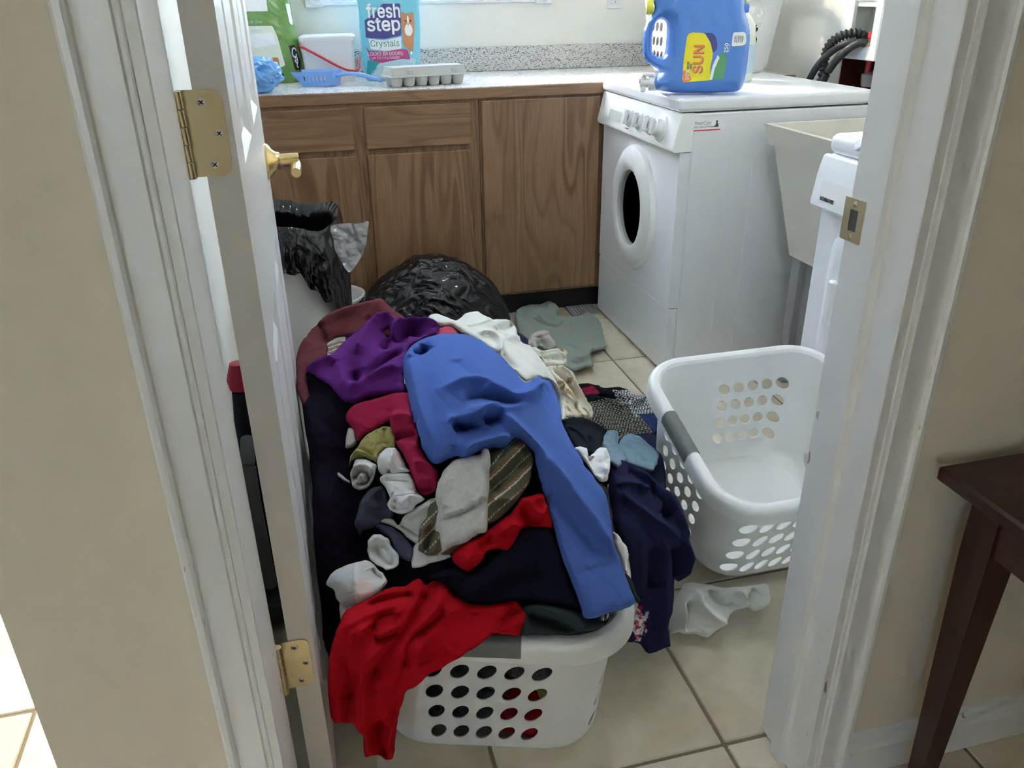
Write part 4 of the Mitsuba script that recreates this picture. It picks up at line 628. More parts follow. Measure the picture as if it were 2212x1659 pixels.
# ------------------------------------------------------------------ clothes: outlines and folds in millimetres on a plane facing up and to the front
PILE = [(165, -191, 318), (138, -16, 256), (153, -109, 280), (80, 113, 199), (-18, 193, 167), (-31, 343, -58), (2, 420, -214), (-154, 556, -381), (-283, 480, -359), (-336, 369, -209), (-280, 215, 7), (-286, -12, 203), (-268, -138, 154), (-227, 111, 85), (241, 297, -285), (376, 254, -509), (166, 496, -441), (39, 495, -363), (360, 157, -329), (435, 75, -147), (329, 9, 76), (254, 37, 134), (234, -87, 221), (-11, -77, 287), (-127, -137, 279), (15, -172, 301), (-199, -43, 154), (-238, -107, 214), (-153, 31, 176), (-85, 87, 201), (-116, 225, 83), (-231, 393, -205), (-51, -109, 280), (56, -134, 297), (57, -32, 260), (86, -186, 311)]
GARMENTS = [
 ('sweater','black and dark purple garment hanging down the left side of the pile against the door','sweater',(0.0072,0.0048,0.0102),[-359,365,-296,368,-198,249,-102,184,-26,115,92,71,187,69,196,-20,187,-135,126,-185,18,-167,-126,-131,-201,-111,-248,-139,-261,-201,-281,-222,-294,-192,-292,-113,-295,47,-325,226],-0.03,0.014,0.012,[([-292,221,-261,70,-251,-92],0.012,0.02),([-327,287,-288,119,-276,-51],0.01,0.014)],(0.007,7,1),None,None,6,None),
 ('hoodie','maroon hoodie arching over the back of the clothes pile','hoodie',(0.102,0.03,0.0348),[-360,376,-363,417,-341,476,-325,511,-299,548,-256,568,-203,566,-159,567,-139,540,-93,472,-80,438,-145,415,-196,435,-251,458,-274,461,-294,445,-290,397,-313,370,-330,344,-321,294,-306,238,-320,241,-342,289],-0.004,0.026,0.03,[([-352,406,-329,495,-289,529,-226,538,-159,548],0.016,0.03),([-159,567,-180,519,-197,490],0.01,0.014),([-319,510,-309,483,-296,437],-0.012,0.01)],(0.004,8,2),None,None,4,None),
 ('shirt','tan checked shirt,a small patch showing inside the maroon loop','shirt',(0.168,0.144,0.108),[-295,439,-269,454,-240,427,-232,387,-258,382,-289,407],-0.012,0.01,0.012,[],(0.004,9,0),'plaid',None,2.5,None),
 ('fleece','purple fleece pullover in deep folds below the maroon hoodie','fleece',(0.09,0.0192,0.141),[-329,348,-310,366,-275,389,-243,438,-201,466,-185,486,-142,485,-120,457,-91,462,-56,456,-29,437,-41,407,-72,391,-103,362,-114,320,-120,273,-119,235,-153,241,-192,240,-219,232,-239,239,-266,281,-305,322],0.02,0.02,0.02,[([-323,348,-292,358,-267,360,-247,318,-228,267],0.016,0.014),([-228,267,-201,276,-170,289,-125,296],0.02,0.016),([-220,358,-205,400,-190,445,-169,472,-140,478,-120,452],0.024,0.02),([-142,393,-128,436,-102,454,-59,451,-31,427],0.022,0.018),([-219,321,-206,286,-181,308,-151,337,-117,350],-0.026,0.016),([-162,371,-147,407,-154,443],-0.022,0.014),([-215,298,-197,290,-162,313,-120,336],0.01,0.01),([-133,386,-99,422,-86,397],-0.026,0.022),([-229,285,-251,337,-262,354],-0.012,0.018)],(0.002,9,3),None,None,3.5,None),
 ('sweatpants','hot pink sweatpants with one leg hanging down to a rolled cuff','sweatpants',(0.276,0.0192,0.057),[-236,199,-232,218,-218,231,-190,235,-146,239,-110,234,-105,188,-104,158,-99,118,-90,90,-76,72,-75,48,-83,34,-98,30,-109,36,-115,58,-123,83,-130,109,-141,126,-150,150,-152,180,-168,173,-194,163,-213,151,-219,175],0.012,0.016,0.014,[([-150,182,-128,181,-108,170],0.012,0.01),([-145,140,-128,143,-104,142],-0.014,0.01),([-141,133,-122,122,-101,118],0.01,0.012),([-117,82,-99,85,-82,74],0.01,0.008),([-130,117,-117,78,-110,46],0.012,0.02),([-108,38,-96,40,-83,42],-0.012,0.008)],(0.003,9,4),None,None,3,[('cuff','rolled leg cuff',[-121,77,-100,83,-70,80,-70,18,-117,24])]),
 ('top','pink garment,a small bit showing above the blue sweatshirt','top',(0.33,0.048,0.084),[-47,424,-30,444,-4,457,9,441,15,402,-46,400],0.0,0.014,0.012,[],(0.004,9,0),None,None,4,None),
 ('sweatpants','off-white sweatpants draped over the right slope of the pile','sweatpants',(0.594,0.594,0.558),[-53,477,-46,497,-25,507,16,480,48,519,81,531,98,515,117,503,119,500,143,508,170,510,183,488,177,453,173,433,172,410,194,397,213,371,224,344,231,308,232,269,229,227,214,182,190,169,216,232,208,277,177,287,131,264,116,295,100,322,78,359,47,405,25,428,3,455,-27,452],0.004,0.018,0.014,[([35,451,65,461,111,494],0.005,0.005),([60,413,92,419,105,393,92,340],0.014,0.01),([127,409,156,423,182,401,201,342,218,281,216,205],0.014,0.018),([127,462,154,478,177,500],-0.016,0.012),([101,356,109,332,116,295],-0.014,0.01),([119,465,123,436,137,421],-0.01,0.01)],(0.003,9,5),None,None,3.5,None),
 ('cardigan','dark navy garment,a sliver showing behind the off-white sweatpants','cardigan',(0.018,0.018,0.042),[178,475,198,458,209,445,196,413,176,414,171,440],-0.01,0.01,0.012,[],(0.004,9,0),None,None,4,None),
 ('sweatshirt','royal blue fleece sweatshirt on top of the pile,sleeve hanging to the rim','sweatshirt',(0.063,0.117,0.36),[-121,300,-116,333,-98,364,-65,388,-22,403,23,400,61,374,80,338,100,305,92,308,108,282,117,250,149,265,182,281,205,278,209,242,195,191,176,151,175,118,182,65,183,55,195,29,206,5,206,-25,205,-52,201,-82,207,-100,209,-125,212,-152,215,-172,203,-177,171,-182,125,-186,123,-166,118,-142,112,-118,105,-80,100,-34,93,20,90,56,89,88,64,114,44,97,36,97,6,96,-24,84,-32,84,-42,90,-63,83,-80,80,-90,91,-99,121,-105,165,-109,164,-114,226,-119,268],0.03,0.026,0.024,[([-103,319,-101,222,-88,149,-75,105],0.01,0.012),([-98,332,-79,339,-66,353],-0.026,0.012),([-107,313,-100,329,-87,322],0.01,0.01),([-58,219,-27,225,2,231,34,220,63,200,31,217,54,202,81,193,116,210,144,246,152,263],0.02,0.013),([-34,159,9,166,34,162,73,172,119,203,155,236],0.012,0.012),([-21,184,10,196,40,189,78,182,115,198],-0.012,0.01),([10,147,26,150,42,152],-0.022,0.012),([-45,148,-16,140,6,144],-0.008,0.012),([160,254,178,244,171,203,163,168],-0.016,0.016),([149,264,141,238,131,210],0.016,0.008),([-51,142,-44,151,-18,152,13,162,42,178],0.016,0.009),([-46,135,-31,139,0,142],-0.012,0.01),([42,155,64,128,83,101,102,71],0.016,0.012),([90,78,119,43,139,4,160,-30,178,-65,195,-90],0.016,0.016),([104,14,127,-19,150,-58,171,-96],-0.008,0.03),([-32,85,-12,101,17,107,38,110,43,98],0.014,0.008),([-47,151,-53,125,-53,97],0.012,0.01),([-44,144,-29,143,-18,133],-0.01,0.008),([-10,89,15,97,35,99],-0.008,0.008),([-16,297,-4,262,16,237],-0.006,0.02),([120,-120,155,-114,193,-111,216,-106],-0.003,0.008)],(0.0025,7,6),None,None,3.2,[('cuff','plain wide cuff of the sleeve',[115,-122,156,-117,192,-113,219,-104,228,-173,167,-198,115,-192])]),
 ('blouse','cream floral blouse crumpled on the right of the pile','blouse',(0.558,0.522,0.423),[227,349,271,370,321,384,344,373,347,336,358,295,374,270,372,247,349,226,269,201,217,184,228,226,239,293,231,327],0.006,0.018,0.012,[([246,341,285,332,317,301,302,238],-0.014,0.01),([268,363,317,352,333,313,358,267],0.012,0.012),([264,308,246,258,301,252],0.012,0.01),([229,322,244,295,242,273],0.01,0.008)],(0.004,12,7),'floral',None,2.5,None),
 ('camisole','pale lacy floral top lying above the cream blouse','top',(0.504,0.522,0.45),[190,402,217,419,237,411,283,437,323,455,355,451,336,414,320,385,274,375,227,350,218,374,202,380],0.004,0.014,0.012,[([208,395,251,389,337,423],-0.008,0.01),([195,398,220,387,219,366],0.006,0.008)],(0.004,12,8),'floral',None,2.5,None),
 ('legging','light grey crumpled sock,small,left of the pink sweatpants','sock',(0.45,0.45,0.423),[-239,144,-237,162,-230,182,-219,178,-213,154,-218,144,-231,141],0.004,0.02,0.016,[],(0.004,9,0),None,None,4,None),
 ('pajama_top','yellow garment printed with grey lines and a turned cuff under the pink sweatpants','shirt',(0.3,0.276,0.102),[-230,100,-228,122,-211,146,-193,163,-168,171,-149,167,-144,148,-145,124,-162,126,-174,115,-179,99,-183,104,-199,115,-216,118,-226,113],0.012,0.022,0.02,[([-220,136,-199,126,-183,110],-0.01,0.006),([-224,126,-205,125,-183,104],0.012,0.01),([-159,167,-163,145,-155,126],-0.008,0.008)],(0.003,12,9),'ink',None,2.2,[('cuff','turned up cuff',[-236,96,-230,127,-211,137,-193,127,-175,104,-179,92,-199,113,-216,116])]),
 ('sock','greyish white balled sock poking out of the yellow cuff','sock',(0.522,0.522,0.504),[-229,86,-224,105,-217,115,-199,113,-185,103,-179,96,-185,72,-194,59,-212,57,-224,64],0.014,0.03,0.024,[([-218,72,-212,88,-199,87,-196,73,-206,67,-214,72],-0.016,0.007),([-226,84,-211,97,-191,90,-186,76],0.012,0.01),([-209,82,-204,75,-206,71],0.008,0.005)],(0.002,14,10),None,None,2.2,None),
 ('drawstring','short grey cord end beside the balled sock','drawstring',(0.405,0.405,0.405),[-253,91,-250,95,-239,84,-230,76,-231,72,-243,80],0.004,0.006,0.006,[],(0.004,9,0),None,None,2,None),
 ('baby_sock','white sock heel folded over,topmost of the two white socks under the pink cuff','sock',(0.666,0.666,0.648),[-180,105,-174,119,-161,126,-145,124,-136,111,-128,87,-121,74,-144,74,-168,76,-177,88],0.014,0.026,0.02,[([-145,122,-153,100,-158,82],0.008,0.01),([-160,81,-154,81],-0.012,0.006)],(0.002,12,11),None,None,2.5,None),
 ('sports_sock','white sock with two thin grey stripes and a rolled opening','sock',(0.666,0.666,0.657),[-174,74,-165,79,-144,77,-123,72,-117,57,-111,39,-101,24,-114,17,-122,7,-141,5,-158,13,-165,24,-160,34,-165,52,-173,66],0.018,0.03,0.024,[([-168,67,-145,62,-119,57],-0.007,0.005),([-160,29,-147,31,-140,18,-128,28,-118,21],0.012,0.009),([-155,19,-141,14,-125,16],-0.014,0.008),([-156,39,-147,31,-151,24],-0.01,0.008)],(0.002,12,12),'sockstripe',None,2.2,None),
 ('jeans','slate blue denim garment hanging over the left rim of the basket','jeans',(0.051,0.0588,0.081),[-225,-4,-218,15,-209,39,-193,56,-171,57,-164,38,-160,22,-153,11,-157,-1,-173,-3,-178,-10,-191,-11,-209,-15,-217,-27,-220,-14],0.006,0.022,0.022,[([-205,39,-209,16,-216,-8],0.01,0.02),([-186,45,-175,20,-189,-5],-0.01,0.018)],(0.004,9,13),None,None,3,None),
 ('jeans','violet grey garment with a pale seam edge beside the white rim','jeans',(0.063,0.063,0.099),[-191,-7,-177,-6,-160,-14,-144,-27,-132,-43,-126,-60,-129,-74,-143,-71,-154,-61,-160,-42,-178,-21],0.008,0.016,0.012,[([-177,-5,-155,-18,-137,-37,-127,-53],0.009,0.006)],(0.003,10,14),None,None,3,None),
 ('washcloth','off-white cloth with a ribbed edge folded under the striped sock','cloth',(0.504,0.4995,0.459),[-178,-4,-169,0,-156,-3,-147,-14,-138,0,-120,9,-101,20,-84,25,-82,4,-94,-9,-110,-22,-113,-40,-119,-47,-130,-40,-146,-23,-158,-14],0.012,0.014,0.012,[([-148,-12,-132,-23,-115,-36],-0.01,0.006),([-138,-2,-115,8,-92,17],0.008,0.012)],(0.003,10,15),None,None,3,None),
 ('handkerchief','small white cloth corner below the olive striped shirt','cloth',(0.594,0.594,0.567),[-129,-64,-125,-51,-115,-45,-99,-65,-81,-65,-64,-70,-68,-75,-100,-80,-129,-86],0.01,0.01,0.012,[],(0.004,9,0),None,None,3,None),
 ('striped_shirt','olive shirt with white and rust stripes twisted through the middle of the pile','shirt',(0.093,0.0888,0.0588),[-117,-59,-117,-40,-110,-20,-99,-5,-102,14,-84,25,-56,19,-16,52,12,87,36,97,56,111,70,115,82,99,88,78,86,63,76,38,64,19,43,-3,21,-19,-2,-30,-15,-35,-9,-40,-46,-54,-64,-68,-91,-67,-103,-68,-112,-63],0.016,0.02,0.018,[([9,49,33,74,66,98],0.008,0.01),([6,20,35,49,73,71],-0.01,0.01),([4,9,25,9,45,5],0.01,0.01),([-115,-56,-109,-30,-89,-14],0.01,0.01),([-101,-64,-99,-45,-88,-23],-0.012,0.008),([-94,-67,-90,-46,-85,-29],0.01,0.008)],(0.003,9,16),'stripe',None,2.2,None),
 ('sweatpants','light grey heather sweatpants leg ending in a wide cuff','sweatpants',(0.45,0.45,0.4275),[-82,3,-83,25,-78,47,-68,66,-50,81,-26,86,-3,87,0,97,6,98,12,87,10,63,4,30,-1,3,-4,-23,-8,-40,-21,-41,-43,-53,-61,-56,-70,-60,-80,-63,-84,-48,-89,-23],0.034,0.02,0.016,[([-83,-16,-59,-9,-36,-5,-19,5,0,7],-0.007,0.005),([-79,-13,-59,-6,-37,-2],0.005,0.006),([6,97,9,82,7,59],0.012,0.007),([-67,60,-73,30,-78,3],0.006,0.02),([-23,2,-15,13,-10,20],0.008,0.008)],(0.0025,10,17),'heather',None,3,[('cuff','ribbed leg cuff',[-92,-17,-59,-10,-36,-6,-17,5,6,7,-1,-48,-47,-61,-83,-71])]),
 ('tank_top','red cloth twisted through the middle of the pile','top',(0.336,0.0072,0.0132),[-64,-80,-61,-66,-39,-51,-17,-45,-3,-38,11,-27,33,-16,45,-4,58,8,74,12,92,12,97,-2,100,-16,101,-33,97,-46,80,-42,63,-38,50,-41,40,-55,30,-67,20,-72,3,-68,-10,-71,-22,-86,-35,-95,-42,-99,-53,-93],0.02,0.018,0.014,[([62,6,69,-13,78,-27],0.014,0.008),([83,11,84,-10,72,-24],0.014,0.007),([92,-6,83,-21,73,-26],0.01,0.007),([53,-11,67,-28,83,-31],-0.01,0.008),([36,-27,23,-38,-5,-48],0.012,0.01),([30,-35,49,-41,43,-53],0.01,0.008),([10,-35,-5,-53,-33,-71],-0.01,0.01),([-53,-85,-33,-71,-19,-62],0.008,0.012)],(0.003,12,18),None,None,2.6,None),
 ('t_shirt','black navy t-shirt spread across the front of the basket','shirt',(0.0066,0.0066,0.0132),[-108,-101,-91,-95,-66,-90,-36,-98,-16,-91,17,-65,51,-41,92,-38,107,-74,114,-121,124,-161,129,-173,82,-162,40,-150,-3,-150,-41,-147,-59,-138,-74,-118,-92,-109],0.012,0.018,0.016,[([-59,-133,-21,-118,30,-95],0.008,0.02),([-36,-142,14,-127,77,-114],-0.008,0.02),([-92,-105,-72,-97,-44,-104],0.008,0.012)],(0.004,8,19),None,None,4,None),
 ('jeans','dark teal grey garment in the front right of the basket behind the rim','jeans',(0.03,0.0384,0.042),[35,-162,48,-156,84,-162,118,-173,135,-188,163,-193,173,-185,165,-196,143,-206,119,-206,88,-206,53,-204,30,-202,28,-184],0.004,0.018,0.014,[([47,-161,82,-173,116,-195,124,-204],0.012,0.01),([43,-174,80,-187,110,-201],-0.014,0.01)],(0.004,10,20),None,None,3.5,None),
 ('shirt','dark green cloth edge showing beside the blue cuff','shirt',(0.021,0.033,0.0312),[217,-129,225,-140,226,-161,229,-173,221,-177,215,-159,212,-139],0.012,0.01,0.008,[],(0.004,9,0),None,None,3,None),
 ('sock','white sock peeking out right of the blue sleeve,lower one','sock',(0.594,0.594,0.567),[211,-61,220,-66,226,-78,234,-87,232,-103,223,-119,222,-131,214,-130,212,-105,208,-82],0.01,0.022,0.016,[],(0.004,9,0),None,None,3,None),
 ('sock','white cloth pulled into two peaks right of the blue sleeve','sock',(0.684,0.684,0.675),[176,92,190,101,209,97,205,79,223,86,259,107,280,104,265,80,229,37,220,28,205,26,197,43,190,64],0.022,0.026,0.02,[([207,82,205,64,201,38],-0.014,0.012),([260,105,228,74,219,37],0.012,0.01),([212,59,235,68,256,79],-0.008,0.008)],(0.002,12,21),None,None,2.6,None),
 ('jeans','black denim garment right of the blue sweatshirt','jeans',(0.0108,0.0132,0.018),[181,166,230,184,296,202,345,199,376,200,365,172,299,127,256,99,227,89,200,85,184,87,181,122,184,156],0.014,0.022,0.02,[([184,147,210,132,218,108],0.006,0.004),([186,162,295,194,371,188],0.012,0.012),([249,135,243,109,217,89],-0.012,0.014)],(0.004,10,22),None,None,3,None),
 ('jeans','light blue denim leg with stitched seam between the black denim and the basket','jeans',(0.132,0.186,0.234),[299,126,370,179,395,189,409,180,382,144,335,97,314,73,266,55,256,70,267,93],0.02,0.024,0.02,[([385,180,393,164,363,131],-0.006,0.006),([306,121,334,112,305,72],0.006,0.006)],(0.002,12,23),'denim',None,2.8,None),
 ('jeans','light blue denim leg with darker turned hem leaning on the empty basket','jeans',(0.12,0.18,0.222),[358,128,401,158,429,173,441,168,451,159,446,122,435,92,393,64,368,50,340,58,315,68,331,95],0.03,0.026,0.02,[([422,161,419,120,407,77],0.006,0.008),([385,142,378,106,369,65],-0.007,0.007)],(0.002,12,24),'denim',None,2.8,[('hem','darker turned hem',[456,175,452,146,438,115,392,77,342,42,404,58,461,99,477,170])]),
 ('t_shirt','navy blue t-shirt with a red and white print hanging down between the two baskets','shirt',(0.0144,0.0156,0.0432),[265,75,287,79,313,66,327,60,347,45,357,30,373,13,400,-5,408,-27,406,-58,408,-92,430,-131,416,-146,413,-167,395,-172,382,-168,383,-200,378,-237,369,-252,373,-296,366,-303,322,-309,306,-288,276,-278,273,-259,285,-234,301,-204,269,-152,252,-120,237,-88,225,-57,230,-24,235,8,248,42],0.0,0.024,0.022,[([244,18,270,25,310,18,332,9],0.014,0.01),([245,5,280,-25,321,-55,374,-87],0.014,0.012),([269,17,263,4,249,8],0.008,0.008),([339,23,348,-10,355,-55],-0.014,0.014),([365,11,381,-33,401,-92],0.012,0.016),([297,-94,317,-138,320,-178],-0.014,0.02),([327,-85,340,-141,350,-209,344,-270],0.014,0.02),([299,52,317,40,328,15],-0.01,0.012),([366,-101,374,-135,378,-162],-0.014,0.012),([335,57,338,34,350,17],0.01,0.01),([385,-95,405,-128,398,-165],0.01,0.012)],(0.005,8,25),'print',[266,84,55,314,69,25,356,8,48,410,-23,14,240,-22,163,235,-87,184,301,-94,126,420,-125,0,365,-164,3,290,-153,72,265,-195,44,294,-275,-33,323,-302,-47,379,-260,-53,379,-213,-33],3,None),
 ('shirt','dark blue garment under the navy t-shirt between the pile and the empty basket','shirt',(0.012,0.0144,0.033),[354,143,545,188,411,29,328,-46,248,-23],-0.03,0.01,0.012,[],(0.004,9,0),None,None,5,None),
 ('polo_shirt','bright red shirt hanging over the front left rim of the full basket','shirt',(0.336,0.0066,0.012),[-241,-143,-231,-135,-207,-128,-183,-117,-163,-112,-143,-111,-128,-104,-118,-103,-109,-113,-96,-107,-79,-107,-71,-117,-69,-129,-58,-139,-41,-148,-2,-152,23,-147,34,-160,42,-170,38,-181,31,-191,26,-202,5,-198,-11,-194,-21,-197,-40,-207,-64,-216,-92,-231,-116,-244,-141,-264,-155,-270,-164,-299,-172,-326,-178,-352,-183,-384,-196,-389,-205,-379,-215,-377,-231,-377,-228,-332,-239,-315,-259,-315,-276,-306,-274,-263,-266,-212,-258,-180,-248,-157],0.004,0.018,0.012,[([-120,-107,-128,-136,-152,-169,-175,-192,-204,-209,-219,-244,-226,-295,-228,-365],0.015,0.015),([-84,-114,-97,-142,-121,-165,-141,-187,-156,-222,-169,-258,-192,-306],0.014,0.014),([-106,-115,-119,-142,-146,-170,-168,-190,-188,-211,-199,-246],-0.016,0.011),([-88,-146,-109,-169,-137,-184,-147,-207,-155,-228],-0.016,0.009),([-57,-152,-89,-157,-110,-177,-130,-203,-145,-233],0.01,0.016),([-205,-136,-172,-129,-128,-126],-0.016,0.008),([-240,-160,-207,-146,-172,-136,-134,-132],0.013,0.01),([-216,-166,-201,-159,-179,-153,-147,-141],0.012,0.008),([-196,-171,-185,-154,-156,-148],-0.014,0.007),([-189,-178,-167,-167,-150,-160],0.01,0.007),([-193,-180,-169,-176,-155,-172],-0.01,0.006),([-228,-173,-213,-164,-195,-168],0.01,0.008),([-219,-217,-232,-258,-248,-304],-0.015,0.01),([-255,-199,-261,-244,-256,-279,-262,-310],0.01,0.016),([-239,-198,-233,-230,-239,-272],-0.008,0.012),([-195,-311,-203,-344,-194,-383],-0.018,0.012),([-207,-245,-216,-303,-219,-370],0.008,0.016),([-153,-225,-166,-274,-182,-300],-0.01,0.01),([-175,-301,-181,-337,-189,-381],0.01,0.01),([-12,-190,18,-182,39,-176],0.008,0.01),([-5,-187,13,-175,34,-165],-0.01,0.009),([-43,-203,-16,-191,-1,-161],0.008,0.014),([-83,-208,-56,-182,-39,-157],-0.005,0.02),([-272,-293,-256,-301,-241,-308],-0.006,0.008)],(0.0035,9,26),None,[-125,-115,266,-80,-116,256,-26,-147,292,39,-161,295,-243,-139,265,-184,-124,270,-26,-194,327,-110,-194,326,-227,-190,327,-132,-203,336,-63,-203,348,-264,-249,263,-185,-254,292,-134,-237,308,-274,-314,203,-217,-349,202,-178,-322,223,-207,-388,166,-159,-275,265],2.6,None),
 ('sock','white ribbed sock rolled open on the left rim of the full basket','sock',(0.666,0.666,0.657),[-204,-51,-201,-34,-191,-24,-178,-25,-167,-32,-160,-50,-150,-63,-150,-75,-158,-83,-172,-83,-187,-76,-198,-66],0.022,0.034,0.026,[([-182,-38,-184,-53,-177,-64,-167,-74,-161,-73,-164,-60,-173,-47,-180,-38],-0.017,0.012),([-200,-48,-191,-30,-176,-30,-164,-47,-155,-66],0.008,0.012)],(0.001,14,27),'rib',None,2,None),
 ('sock','grey toed white sock lying on the left rim of the full basket','sock',(0.63,0.621,0.612),[-274,-98,-264,-84,-251,-75,-229,-68,-207,-65,-194,-71,-184,-84,-177,-89,-170,-104,-183,-117,-203,-127,-235,-135,-246,-138,-256,-125,-259,-109],0.022,0.03,0.024,[([-219,-74,-217,-100,-213,-129],0.003,0.01),([-192,-79,-189,-91,-177,-95],-0.01,0.01)],(0.002,12,28),'toe',None,2.4,[('toe','grey toe',[-284,-95,-256,-67,-219,-59,-218,-100,-218,-148,-286,-147])]),
 ('sweatshirt','sage green sweatshirt lying flat on the tiles before the washing machine','sweatshirt',(0.24,0.282,0.252),[335,781,360,857,387,882,430,898,476,896,513,913,537,892,541,850,517,808,563,793,615,803,648,825,669,794,679,750,656,668,646,623,646,608,612,593,571,581,557,558,548,507,514,503,468,489,441,507,370,567,344,651,321,692],0.0,0.016,0.014,[([414,792,427,751,460,726],-0.006,0.01),([460,726,494,732,532,768],-0.006,0.008),([527,823,496,778,475,756],-0.004,0.008),([470,617,495,613,515,595],-0.006,0.008),([577,606,536,559,489,549],0.008,0.014),([465,527,514,525,553,558],-0.006,0.01),([440,815,451,742,489,770],0.008,0.012)],(0.003,6,29),None,[367,880,-1631,546,912,-1673,641,607,-1290,469,492,-1111,338,501,-1106,411,691,-1344,503,688,-1357,230,762,-1422,583,745,-1450],5,None),
 ('sock','dusty pink and white balled sock lying on the sage sweatshirt','sock',(0.504,0.468,0.441),[332,619,349,661,374,685,411,695,435,688,433,656,440,619,428,596,395,589,372,610,357,600],0.02,0.05,0.035,[([370,617,392,633,400,591],-0.03,0.016),([358,660,389,652,429,669],-0.008,0.01)],(0.003,12,30),None,[367,880,-1631,546,912,-1673,641,607,-1290,469,492,-1111,338,501,-1106,411,691,-1344,503,688,-1357,230,762,-1422,583,745,-1450],3,None),
 ('mesh_bag','black mesh laundry bag of red and navy clothes beside the empty basket','laundry bag',(0.0072,0.0072,0.0096),[444,414,473,413,494,391,508,375,546,376,566,351,564,330,606,327,613,300,576,232,530,174,482,165,447,168,422,156,425,185,398,194,383,220,367,248,415,297,425,347],0.0,0.026,0.022,[([431,322,467,311,481,269],0.014,0.012),([510,371,519,319,551,315],0.012,0.012),([490,272,548,300,602,316],0.012,0.014),([462,346,498,323,511,290],-0.014,0.01)],(0.006,9,31),'mesh',[449,403,-941,547,389,-873,622,337,-786,530,157,-444,395,297,-699,462,249,-601,382,203,-506,456,122,-397],2.2,None),
 ('towel','white crumpled cloth on the floor under the tilted basket','towel',(0.594,0.585,0.54),[380,-283,397,-250,420,-220,453,-190,486,-193,535,-206,598,-209,635,-209,627,-227,607,-250,577,-260,565,-249,537,-249,516,-257,501,-273,458,-294,438,-286,415,-286,402,-281],0.0,0.02,0.014,[([436,-200,418,-238,399,-278],0.014,0.012),([463,-199,457,-234,477,-260,498,-266],0.016,0.012),([436,-221,430,-256,417,-279],-0.016,0.012),([498,-205,502,-234,532,-241],-0.014,0.012),([550,-211,548,-232,534,-245],0.014,0.008),([602,-217,577,-236,574,-250],-0.014,0.01),([631,-216,608,-240,582,-251],0.01,0.008)],(0.004,10,32),None,[390,-287,-84,488,-297,-71,610,-253,-113,624,-217,-144,459,-218,-126,516,-241,-95,466,-172,-187],3,None),
 ('washcloth','small lilac white cloth lying on the washer lid at the door jamb','cloth',(0.63,0.63,0.738),[801,633,816,654,908,724,922,731,938,729,936,702,836,595,819,614,805,626],0,0.03,0.02,[],(0.008,14,33),None,[876,688,110,924,735,69,848,646,221,848,606,241,833,626,223],3,None),
]
N_ = np.array([-0.08, -0.80, 0.60]); N_ /= np.linalg.norm(N_)
B_ = np.array([0, 0, 1.0]) - N_ * N_[2]; B_ /= np.linalg.norm(B_); A_ = np.cross(B_, N_); O_ = np.array([0.25, 1.3, 0.3])
def surf(an):
    A = np.array(an, float).reshape(-1, 3) / 1000; return RBFInterpolator(A[:, :2], A[:, 2], kernel='thin_plate_spline', smoothing=1e-5)
pile_surface = surf(PILE)
